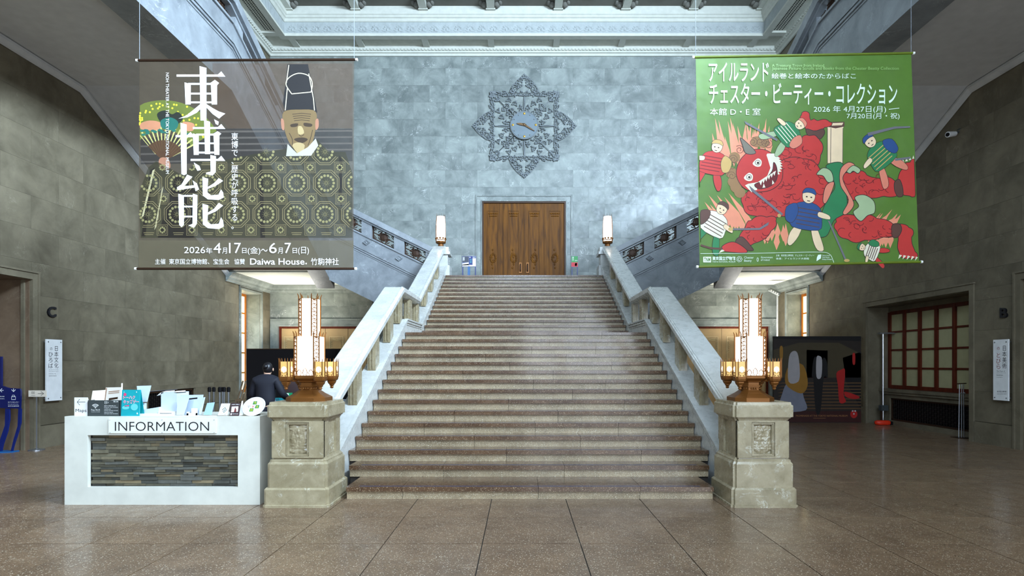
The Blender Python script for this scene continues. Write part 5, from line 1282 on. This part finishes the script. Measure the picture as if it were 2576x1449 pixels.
wall_sign(-1, 'tall white wall plaque with black Japanese lettering below the letter C', [(115, 853), (155, 855), (153, 1008), (113, 1008)], ('日\n本\n文\n化', (136.5, 871, 147, 926)),
          [('の', (126, 874, 132, 881), M_BLACK), ('ひ\nろ\nば', (122, 886, 133.5, 926), M_BLACK)], [('Japanese Culture Plaza', (123, 929, 147, 931)), ('Plaza of Japanese Culture', (123, 933, 147, 935)), ('日本文化广场', (123, 939, 140, 941.5)), ('일본문화광장', (123, 944, 142, 947))], 0)
wall_sign(1, 'tall white wall plaque with rust and black lettering below the letter B', [(2500, 855), (2538, 853), (2541, 1009), (2502, 1006)], ('日\n本\n美\n術', (2521, 870, 2532, 927)),
          [('の', (2508, 873, 2515, 880), MR), ('と\nび\nら', (2506, 888, 2518, 928), MR)], [('The Door of', (2507, 932, 2528, 935)), ('Japanese Art', (2507, 937, 2530, 939)), ('Exhibition', (2507, 942, 2523, 945)), ('Highlights', (2507, 948, 2522, 950)), ('東京国立博物館', (2508, 983, 2532, 987)), ('TOKYO NATIONAL MUSEUM', (2508, 990, 2532, 992))], 1)
for s, ch, b, label in ((-1, 'C', (117, 771.5, 138, 798), 'black letter C mounted on the left wall beside the doorway'), (1, 'B', (2519, 774.5, 2537, 799.5), 'black letter B mounted on the right wall near the doorway')):
    xw = (WL if s < 0 else WR); t = thing('wall_letter', PX((b[0]+b[2])/2, b[3], xw-s*.03), label, 'letter')
    for o in (.004, .012, .02, .028, .036): text(ch, b, lambda u, v, o=o: PX(u, v, xw)+Vector((-s*o, 0, 0)), M_BLACK, t, name='letter_face', bold=.02)

# blue floor signs standing in the left doorway
M_BLUP = mat('navy_board', rgb(12, 24, 84), .3, coat=.3)
fY = lambda Y, o=0: (lambda u, v: P(u, v, Y-o))
t = thing('floor_sign', P(28, 1136, 10.3), 'low dark blue direction sign on curved legs in the left doorway', 'sign')
Y = 10.25
pts = lambda L_: [(P(u, v, Y).x, P(u, v, Y).z) for u, v in L_]
MB().prism(pts([(-12, 972), (6, 971), (22, 976), (50, 978), (52, 985), (50, 1028), (-12, 1026)]), Y, Y+.03, 'y').obj('board', M_BLUP, t)
for L_ in ([(13, 1028), (23, 1028), (23, 1055), (18, 1085), (6, 1120), (3, 1136), (-6, 1136), (0, 1105), (12, 1070)], [(46, 1028), (52, 1028), (51, 1065), (44, 1090), (34, 1120), (30, 1137), (26, 1137), (34, 1105), (44, 1072)]):
    mb = MB(); n = len(L_); pp = pts(L_); mb.add([(x, Y, z) for x, z in pp]+[(x, Y+.03, z) for x, z in pp], [tuple(q) for q in tessel(pp)]+[tuple(i+n for i in q) for q in tessel(pp)]+[(i, (i+1) % n, n+(i+1) % n, n+i) for i in range(n)]); mb.obj('leg', M_BLUE, t)
MB().rings([[(x, y, z) for x, y in [(-9.9, 10.12), (-9.35, 10.12), (-9.12, 10.2), (-9.12, 10.34), (-9.9, 10.46)]] for z in (.0, .018)]).obj('base', M_BLUEB, t)
mb = MB(); f = fY(Y, .002)
ribbon(mb, f, [(34, 977.5), (34, 985)], 1.3); ribbon(mb, f, [(29, 980), (34, 985.5), (39, 980)], 1.4); ribbon(mb, f, [(0, 982), (9, 982)], 1.2); ribbon(mb, f, [(5, 977.5), (0, 982), (5, 986.5)], 1.3)
ribbon(mb, f, [(29, 998), (39, 998), (39, 1005), (29, 1005)], 1.3, True); ribbon(mb, f, [(31, 998), (31, 994), (36, 994), (37, 998)], 1.1); mb.obj('arrow', M_PWHITE, t)
for s_, b in (('コインロッカー', (20, 1010, 48, 1013.5)), ('Coin-operated Lockers', (20, 1016, 46, 1018)), ('投币式储物柜', (20, 1020, 48, 1023)), ('総合文化展', (0, 996, 11, 999)), ('Exhibits', (0, 1002, 11, 1004))): text(s_, b, f, M_PWHITE, t)
t = thing('floor_sign', P(-8, 1136, 10.38), 'taller dark blue sign just inside the left doorway, cut by the picture edge', 'sign')
MB().prism([(P(u, v, 10.4).x, P(u, v, 10.4).z) for u, v in [(-30, 897), (5, 897), (5, 973), (-30, 973)]], 10.39, 10.42, 'y').prism([(P(u, v, 10.4).x, P(u, v, 10.4).z) for u, v in [(-30, 973), (-24, 973), (-24, 1128), (-30, 1128)]], 10.39, 10.42, 'y').box(-9.95, -9.6, 10.3, 10.47, 0, .02).obj('board', M_BLUP, t)
# arrow stand
Y = 10.45; bp = P(92, 1133, Y)
t = thing('arrow_stand', (bp.x, Y, 0), 'slim steel stand with a small white arrow plate beside the left doorway', 'stand')
MB().lathe((bp.x, Y, 0), [(.125, 0), (.125, .02), (.03, .035), (.014, .045)], 24).obj('base', M_METAL, t)
MB().tube([(bp.x, Y, .03), (bp.x, Y, 1.07)], .011, 8).obj('pole', M_METAL, t)
a, b = P(74, 982, Y), P(119, 998, Y)
pl = MB().box(a.x, b.x, Y-.02, Y-.012, b.z, a.z).obj('plate', M_CREAM, t)
mb = MB(); f = fY(Y, .022); ribbon(mb, f, [(95, 990), (109, 990)], .9); ribbon(mb, f, [(103, 985), (110, 990), (103, 995)], 1.1); ribbon(mb, f, ell(81, 988, 1.5, 3, 10), .6, True); ribbon(mb, f, ell(85.5, 988, 1.5, 3, 10), .6, True); mb.obj('arrow', M_BLACK, pl)
text('TOILET', (78, 994, 89, 996), f, M_BLACK, pl)

# ---------------------------------------------------------------- the two stands on the top landing
LZ = 4.281
def landing_sign(px0, px1, pyt, pyb, label, legs, prints, texts):
    Y = 19.0; a, b = P(px0, pyt, Y), P(px1, pyb, Y)
    t = thing('landing_sign', ((a.x+b.x)/2, Y, LZ), label, 'sign')
    bd = MB().box(a.x, b.x, Y, Y+.03, b.z, a.z).obj('board', M_BLUP, t)
    for px, w_, m_ in legs:
        x = P(px, 0, Y).x; MB().box(x-w_, x+w_, Y, Y+.03, LZ, b.z).obj('leg', m_, t)
    MB().box(a.x, b.x, Y-.08, Y+.12, LZ, LZ+.015).obj('base', M_BLUEB, t)
    for m_, p in prints: mb = MB(); fill(mb, fY(Y, .002), p); mb.obj('print', m_, bd)
    for s_, bx_, m_ in texts: text(s_, bx_, fY(Y, .004), m_, bd)
M_SLP = mat('slate_print', rgb(62, 66, 78), .5); M_NVP = mat('navy_print', rgb(26, 34, 110), .5); M_GP = mat('leaf_green_print', rgb(52, 150, 74), .5)
landing_sign(1162, 1198, 644, 671, 'blue legged poster stand left of the wooden door on the landing', ((1164, .018, M_BLUE), (1179.5, .04, M_BLUEB), (1196, .018, M_BLUE)),
             [(M_SLP, [(1163, 645), (1179, 645), (1179, 659), (1163, 660)]), (M_PWHITE, [(1163, 663), (1179, 660), (1179, 670), (1163, 670)]), (M_BLKP, [(1163, 666), (1179, 664), (1179, 667), (1163, 668)]), (M_NVP, [(1180, 645), (1188, 645), (1188, 665), (1180, 665)]), (M_PWHITE, [(1189, 650), (1197, 650), (1197, 670), (1180, 670), (1180, 667), (1189, 667)])],
             [('K', (1181, 646, 1185, 649), M_PWHITE), ('展', (1164, 647, 1169, 656), M_PWHITE), ('C', (1190, 646, 1194, 649), M_PWHITE), ('特別\n展示', (1182, 651, 1187, 662), M_TEALD)])
landing_sign(1437, 1454, 644, 672, 'narrow poster stand with a green and red sheet right of the wooden door', ((1439, .018, M_BLUE), (1452.5, .018, M_BLUE)),
             [(M_GP, [(1437.5, 644.5), (1453.5, 644.5), (1453.5, 660), (1437.5, 660)]), (M_REDP, [(1437.5, 660), (1453.5, 660), (1453.5, 671), (1437.5, 671)]), (M_CREAM, [(1447, 662), (1452, 662), (1450, 670), (1446, 668)])],
             [('展\n示', (1439, 646, 1444, 656), M_PWHITE), ('2026', (1446, 654, 1453, 657), M_PWHITE)])

# ================================================================ behind the desk
# black partition boards
for (a, b, label) in ((620, 845, 'wide black partition board behind the staff member at the counter'), (846, 905, 'second black partition board, half hidden by the left stair balustrade')):
    p, q = P(a, 877, 12.0), P(b, 877, 12.0)
    t = thing('partition_board', ((p.x+q.x)/2, 12.0, 0), label, 'partition')
    MB().box(p.x, q.x, 12.0, 12.05, .06, p.z).obj('panel', M_BLKP, t)
    MB().box(p.x, p.x+.03, 11.85, 12.2, 0, .06).box(q.x-.03, q.x, 11.85, 12.2, 0, .06).obj('foot', M_METAL, t)
    MB().box(p.x, q.x, 11.995, 12.055, p.z-.015, p.z).obj('edge_strip', M_BRONZD, t)
# work counter
t = thing('work_counter', (-3.95, 10.1, 0), 'low pale work counter in front of the black partition boards', 'counter')
MB().box(-4.75, -3.1, 9.85, 10.45, .90, .94).obj('top', M_WPL, t)
MB().box(-4.72, -3.13, 9.9, 10.4, 0, .90).obj('cabinet', M_DGREY, t)
t = thing('monitor', (-4.62, 10.15, .94), 'lit computer screen left of the staff member', 'monitor')
MB().box(-4.78, -4.40, 10.14, 10.17, 1.0, 1.28).obj('screen', mat('lit_screen', rgb(150, 190, 230), .3, emit=.8, ecol=(.55, .75, 1, 1)), t)
MB().box(-4.80, -4.38, 10.17, 10.19, .98, 1.30).box(-4.63, -4.55, 10.15, 10.2, .94, 1.0).box(-4.70, -4.48, 10.08, 10.26, .94, .95).obj('stand', M_BLKP, t)
t = thing('green_box', (P(726, 0, 10.0).x, 10.0, .94), 'small bright green box on the work counter behind the lantern', 'box')
g_ = P(720, 985, 10.0); h_ = P(733, 998, 10.0)
MB().box(g_.x, h_.x, 9.96, 10.05, .941, 1.08).obj('carton', mat('emerald_card', rgb(20, 150, 96), .5), t); MB().box(g_.x+.02, h_.x-.03, 9.955, 9.96, 1.03, 1.075).obj('label', M_PWHITE, t)
t = thing('teal_tray', (P(706, 0, 9.95).x, 9.95, .94), 'shallow teal tray of papers on the work counter', 'tray')
MB().rings([[(P(706, 0, 9.95).x+a*math.cos(q), 9.95+.6*a*math.sin(q), .941+z) for q in [k*.785 for k in range(8)]] for a, z in ((.08, 0), (.12, .05), (.11, .05), (.07, .01))]).obj('dish', M_TEAL, t)
# office chair
Y = 10.75; x = P(738, 0, Y).x
t = thing('office_chair', (x, Y, 0), 'dark brown high-backed office chair behind the lantern pedestal', 'chair')
mb = MB(); bk = []
for z, w_, d_ in ((.62, .20, .05), (.8, .23, .06), (1.0, .235, .07), (1.18, .22, .06), (1.28, .17, .05), (1.335, .08, .03)):
    bk.append([(x+w_*math.copysign(abs(math.cos(a))**.7, math.cos(a)), Y-.05+d_*math.sin(a), z) for a in [k*math.pi/8 for k in range(16)]])
mb.rings(bk).obj('backrest', mat('brown_upholstery', rgb(48, 26, 24), .7), t, smooth=True)
MB().box(x-.24, x+.24, Y, Y+.46, .46, .54).obj('seat', mat('brown_upholstery', rgb(48, 26, 24), .7), t)
MB().tube([(x, Y+.2, .08), (x, Y+.2, .46)], .03, 8).obj('column', M_METAL, t)
for k in range(5):
    a = k*1.2566; MB().tube([(x, Y+.2, .09), (x+.28*math.cos(a), Y+.2+.28*math.sin(a), .06)], .02, 6).ball((x+.28*math.cos(a), Y+.2+.28*math.sin(a), .028), .028, 8, 6).obj('leg', M_BLKP, t)

# staff member seen from behind
def skin(name, verts, edges, radii, m, parent, sub=2, root=0):
    me = bpy.data.meshes.new(name); me.from_pydata(verts, edges, []); me.update(); me.materials.append(m)
    o = link(name, me, parent)
    md = o.modifiers.new('Skin', 'SKIN'); md.use_smooth_shade = True
    for i, r_ in enumerate(radii): 
        o.data.skin_vertices[0].data[i].radius = r_ if isinstance(r_, tuple) else (r_, r_)
        o.data.skin_vertices[0].data[i].use_root = (i == root)
    s_ = o.modifiers.new('Sub', 'SUBSURF'); s_.levels = sub; s_.render_levels = sub
    return o
def person():
    x, Y = P(668, 0, 9.5).x, 9.5
    M_SK = mat('skin', rgb(206, 164, 138), .5); M_SUIT = mat('navy_suit', rgb(12, 12, 26), .75); M_HAIR = mat('black_hair', rgb(20, 17, 20), .4)
    t = thing('person', (x, Y, 0), 'staff member in a dark navy suit, hair tied up, seen from behind at the counter', 'person')
    V = [(0, 0, .90), (0, .0, 1.06), (0, .01, 1.22), (0, .03, 1.34), (0, .05, 1.41), (.01, .07, 1.47), (.015, .075, 1.535),  # pelvis..head
         (.10, 0, .86), (.11, .01, .48), (.11, -.01, .09), (.12, .10, .035), (-.10, 0, .86), (-.11, .01, .48), (-.11, -.01, .09), (-.12, .10, .035),
         (.17, .02, 1.31), (.27, .04, 1.08), (.26, .26, 1.0), (.24, .33, .99), (-.17, .02, 1.31), (-.25, .03, 1.06), (-.20, .25, 1.0), (-.18, .32, .99)]
    V = [(x+a, Y+b, c) for a, b, c in V]
    E = [(0,1),(1,2),(2,3),(3,4),(4,5),(5,6),(0,7),(7,8),(8,9),(9,10),(0,11),(11,12),(12,13),(13,14),(3,15),(15,16),(16,17),(17,18),(3,19),(19,20),(20,21),(21,22)]
    Rr = [(.14,.10),(.12,.09),(.14,.10),(.12,.08),.05,(.072,.085),(.065,.078), .08,.055,.035,.03, .08,.055,.035,.03, .055,.04,.03,.022, .055,.04,.03,.022]
    body = skin('body', V, E, Rr, M_SK, t)
    jv = [V[i] for i in (0, 1, 2, 3, 15, 16, 17, 19, 20, 21)]; jv[0] = (x, Y, .84)
    skin('jacket', jv+[(x, Y+.05, 1.425)], [(0,1),(1,2),(2,3),(3,4),(4,5),(5,6),(3,7),(7,8),(8,9),(3,10)], [(.185,.13),(.155,.115),(.18,.125),(.155,.10),.075,.062,.05,.075,.062,.05,(.10,.075)], M_SUIT, t)
    skin('trousers', [(x, Y, .86), (x+.10, Y, .80), (x+.11, Y+.01, .46), (x+.11, Y-.01, .10), (x-.10, Y, .80), (x-.11, Y+.01, .46), (x-.11, Y-.01, .10)], [(0,1),(1,2),(2,3),(0,4),(4,5),(5,6)], [(.17,.125),.10,.075,.06,.10,.075,.06], M_SUIT, t)
    for s in (-1, 1):
        MB().ball((x+s*.115, Y+.05, .035), (.045, .13, .04), 10, 6).obj('shoe', M_BLKP, t, smooth=True)
        for q in range(4):                          # fingers resting on the counter edge
            bx_ = x+(.215+.018*q if s > 0 else -.205+.018*q)
            MB().tube([(bx_, Y+.33, .985), (bx_, Y+.375-.004*abs(q-1.5), .975), (bx_, Y+.395-.006*abs(q-1.5), .955)], [.009, .008, .006], 6).obj('finger', M_SK, t, smooth=True)
        MB().tube([(x+(.20 if s > 0 else -.145), Y+.30, .99), (x+(.185 if s > 0 else -.13), Y+.335, .975), (x+(.18 if s > 0 else -.125), Y+.355, .965)], [.011, .009, .007], 6).obj('thumb', M_SK, t, smooth=True)
    hx, hy, hz = x+.012, Y+.07, 1.50
    MB().ball((hx, hy-.012, hz+.02), (.080, .090, .100), 16, 10).ball((hx, hy-.095, hz+.045), (.040, .035, .038), 10, 8).obj('hair', M_HAIR, t, smooth=True)
    for s in (-1, 1): MB().ball((hx+s*.079, hy+.012, hz-.005), (.010, .018, .028), 8, 6).obj('ear', M_SK, t, smooth=True)
    fc_ = MB().ball((hx, hy+.088, hz-.012), (.011, .018, .02), 8, 6); fc_.obj('nose', M_SK, t, smooth=True)
    for s in (-1, 1): MB().ball((hx+s*.030, hy+.074, hz+.004), (.012, .006, .007), 8, 6).obj('eye', M_BLACK, t)
    MB().ball((hx, hy+.078, hz-.050), (.022, .006, .006), 8, 6).obj('mouth', mat('lips', rgb(150, 70, 66), .5), t)
person()

# stanchions against the left wall
def stanchion(px, Y, side):
    p = P(px, 976, Y)
    t = thing('stanchion', (p.x, Y, 0), label=side, category='stanchion', group='queue stanchions along the left wall')
    MB().lathe((p.x, Y, 0), [(.09, 0), (.09, .015), (.04, .035), (.022, .05)], 16).obj('base', M_BLKP, t)
    MB().tube([(p.x, Y, .04), (p.x, Y, p.z-.04)], .024, 8).obj('post', M_METAL, t)
    MB().lathe((p.x, Y, p.z-.10), [(.03, 0), (.042, .01), (.042, .10), (.025, .125)], 12).obj('belt_head', M_BLKP, t)
SL = 'steel queue stanchion with a black head, one of a row standing by the left wall'
for px, Y, w_ in ((527, 14.5, 'leftmost'), (538, 15.1, 'second from the left'), (553, 14.0, 'third from the left'), (560, 15.5, 'fourth from the left'), (564, 14.7, 'fifth from the left'), (575, 14.2, 'rightmost')): stanchion(px, Y, 'steel queue stanchion with black head behind the desk, %s of six' % w_)
# leaning wooden pieces by the slit window
t = thing('folded_easel', P(606, 1010, 15.5)*1, 'folded weathered wooden easel leaning by the left slit window', 'easel')
t.location.z = 0
p = P(606, 960, 15.5).x
for dx in (-.10, -.02, .06): MB().tube([(p+dx-.10, 15.4, 0), (p+dx+.06, 15.7, 1.12)], .022, 6).obj('leg', wood('easel_wood', rgb(84, 66, 48), rgb(126, 104, 80), .7) if 'easel_wood' not in MATS else MATS['easel_wood'], t)
MB().box(p-.16, p+.10, 15.5, 15.53, .55, .62).obj('crossbar', MATS['easel_wood'], t)

# ================================================================ right side of the hall
def board():
    Y = 15.3; a, b = P(1946, 846, Y), P(2166, 1063, Y)
    t = thing('poster_board', ((a.x+b.x)/2, Y, 0), 'wide dark poster board showing a dim stage with steps, standing before the right wall', 'poster board')
    pn = MB().box(a.x, b.x, Y, Y+.06, .0, a.z).obj('panel', mat('poster_dark', rgb(46, 38, 34), .45), t)
    f = fY(Y, .003); g_ = fY(Y, .006)
    def pr(m_, polys, ff=f, sm=0): mb = MB(); [fill(mb, ff, smoothpoly(q, 4) if sm else q) for q in polys]; return mb.obj('print', m_, pn)
    pr(mat('poster_olive', rgb(72, 62, 42), .5), [[(1946, 880), (2010, 862), (2110, 862), (2166, 890), (2166, 950), (1946, 950)]])
    pr(mat('poster_steps', rgb(96, 70, 44), .5), [[(1960+abs(k-8)*1, 962+k*8), (2166, 962+k*8), (2166, 965+k*8), (1956, 965+k*8)] for k in range(9)], g_)
    pr(mat('poster_maroon', rgb(58, 22, 20), .5), [[(1946, 1034), (2166, 1034), (2166, 1062), (1946, 1062)], [(2029, 880), (2082, 882), (2082, 952), (2029, 950)]], f)
    pr(mat('poster_black', rgb(18, 15, 18), .5), [[(2120, 900), (2166, 885), (2166, 1030), (2128, 960)], [(1946, 846), (2166, 846), (2166, 858), (1946, 852)]], f)
    pr(mat('poster_grey', rgb(128, 130, 146), .5), [[(1962, 1032), (1968, 990), (1982, 962), (2010, 962), (2022, 1000), (2027, 1032)]], fY(Y, .008), 1)   # plain pale and dark draped shapes only
    pr(mat('poster_gold', rgb(158, 112, 36), .5), [[(1976, 965), (1985, 920), (2020, 918), (2032, 966), (2015, 990)], [(1962, 873), (1969, 873), (1969, 900), (1962, 900)]], fY(Y, .010), 1)
    pr(mat('poster_pale', rgb(176, 170, 172), .5), [[(1984, 960), (1984, 905), (1992, 885), (2006, 888), (2012, 930), (2008, 960)], [(2054, 948), (2054, 900), (2062, 896), (2068, 905), (2066, 948)]], fY(Y, .012), 1)
    pr(mat('poster_black', rgb(18, 15, 18), .5), [[(2042, 950), (2046, 906), (2054, 900), (2056, 948), (2066, 948), (2070, 902), (2080, 910), (2082, 950), (2072, 952), (2064, 1034), (2052, 1034), (2046, 952)]], fY(Y, .011), 1)
    pr(mat('poster_red', rgb(176, 30, 28), .5), [[(2104, 940), (2116, 930), (2126, 932), (2122, 990), (2128, 1010), (2112, 1012), (2108, 970)], [(2126, 985), (2162, 998), (2150, 1004), (2128, 998)], [(2145, 890), (2151, 890), (2151, 915), (2145, 915)]], fY(Y, .009), 1)
    text('PROMENADE AT THE TOKYO NATIONAL MUSEUM', (2002, 1044, 2132, 1048), g_, mat('poster_cream', rgb(170, 120, 70), .5), pn)
    mb = MB(); ribbon(mb, g_, [(2046, 1052), (2077, 1052)], .7); mb.obj('print', mat('poster_cream', rgb(170, 120, 70), .5), pn)
    pr(mat('poster_red', rgb(176, 30, 28), .5), [ell(2148, 1042, 9, 10, 16)], g_); pr(mat('poster_pale', rgb(176, 170, 172), .5), [ell(2145+q*3.2, 1034+(q % 2)*7, 2.2, 2.4, 6) for q in range(3)], fY(Y, .009))
    MB().box(a.x+.1, a.x+.16, Y+.06, Y+.5, 0, .04).box(b.x-.16, b.x-.1, Y+.06, Y+.5, 0, .04).obj('foot', M_METAL, t)
board()
# spotlight on a white pole in the far right corner
Y = 19.2; x = P(1956, 0, Y).x
t = thing('spotlight_stand', (x, Y, 0), 'white pole with an angled strip spotlight in the far right corner', 'lamp')
MB().tube([(x, Y, 0), (x, Y, 3.92)], .028, 8).obj('pole', M_WPAPER, t)
MB().lathe((x, Y, 0), [(.2, 0), (.2, .02), (.05, .04)], 16).obj('base', M_METAL, t)
p, q = P(1934, 727, Y), P(1960, 739, Y); q.z -= .02
hd = MB().tube([p+Vector((0, -.02, 0)), q+Vector((0, -.02, 0))], .075, 8).obj('head', mat('grey_metal', rgb(104, 110, 108), .5), t)
for k in range(4): u = .2+.2*k; c = p*(1-u)+q*u; MB().ball((c.x-.02, c.y-.09, c.z-.02), (.03, .02, .03), 8, 6).obj('lens', M_WPAPER, hd)
# T-shaped sensor pole in the window niche
x, Y = WR+.30, 15.0
t = thing('sensor_pole', (x, Y, 0), 'grey T-shaped pole with a socket box in the window niche', 'pole')
z = P(2190, 840, Y).z
MB().tube([(x, Y, 0), (x, Y, z)], .022, 8).obj('pole', M_METAL, t); MB().box(x-.10, x+.30, Y-.05, Y+.05, z, z+.035).obj('crossbar', M_METAL, t)
MB().box(x-.14, x+.04, Y-.16, Y-.04, .36, .50).obj('socket_box', M_DGREY, t)
MB().box(x-.12, x-.08, Y-.12, Y-.08, 0, .36).obj('socket_leg', M_BRONZD, t)
# red-orange unit on the floor
p = P(2205, 1066, 15.0)
t = thing('floor_unit', (p.x, 15.0, 0), 'small rounded orange-red box on the floor at the foot of the sensor pole', 'box')
rr_ = []
for a, z in ((.17, .005), (.20, .03), (.20, .09), (.16, .12)): rr_.append([(p.x+a*math.copysign(abs(math.cos(q))**.5, math.cos(q)), 14.75+.45*a*math.sin(q), z) for q in [k*math.pi/8 for k in range(16)]])
MB().rings(rr_).obj('shell', mat('orange_red', rgb(214, 44, 10), .5), t, smooth=True); MB().box(p.x+.19, p.x+.24, 14.70, 14.80, .01, .09).obj('plug', M_BLKP, t)
# folded steel rope stand near the pier
Y = 12.2; x = P(2420, 0, Y).x
t = thing('folded_stand', (x, Y, 0), 'folded thin steel stand with three rods beside the radiator grille', 'stand')
for dx in (-.07, -.01, .04): MB().tube([(x+dx, Y, .01), (x+dx*.8, Y, 1.15)], .008, 6).obj('rod', M_METAL, t)
MB().tube([(x-.10, Y, 1.16), (x+.09, Y, 1.17)], .012, 6).obj('top_bar', M_BRONZD, t); MB().box(x-.16, x+.10, Y-.12, Y+.12, 0, .012).obj('base', M_BRONZD, t)
for dx in (-.02, .04): MB().ball((x+dx, Y-.015, .96), .022, 8, 6).obj('clamp', M_METAL, t)
# security camera
p = PX(2408, 338, WR-.03)
t = thing('security_camera', p, 'white security camera on a bracket high on the right wall', 'camera')
MB().tube([(WR, p.y, p.z+.05), (WR-.10, p.y, p.z+.03)], .02, 8).box(WR-.0, WR+.02, p.y-.05, p.y+.05, p.z, p.z+.12).obj('bracket', M_DGREY, t)
MB().tube([(WR-.06, p.y+.02, p.z+.02), (WR-.26, p.y-.04, p.z-.02)], [.05, .06], 12).obj('housing', M_WPAPER, t, smooth=False)
MB().tube([(WR-.255, p.y-.038, p.z-.02), (WR-.27, p.y-.043, p.z-.023)], .04, 12).obj('lens', M_BLKP, t)
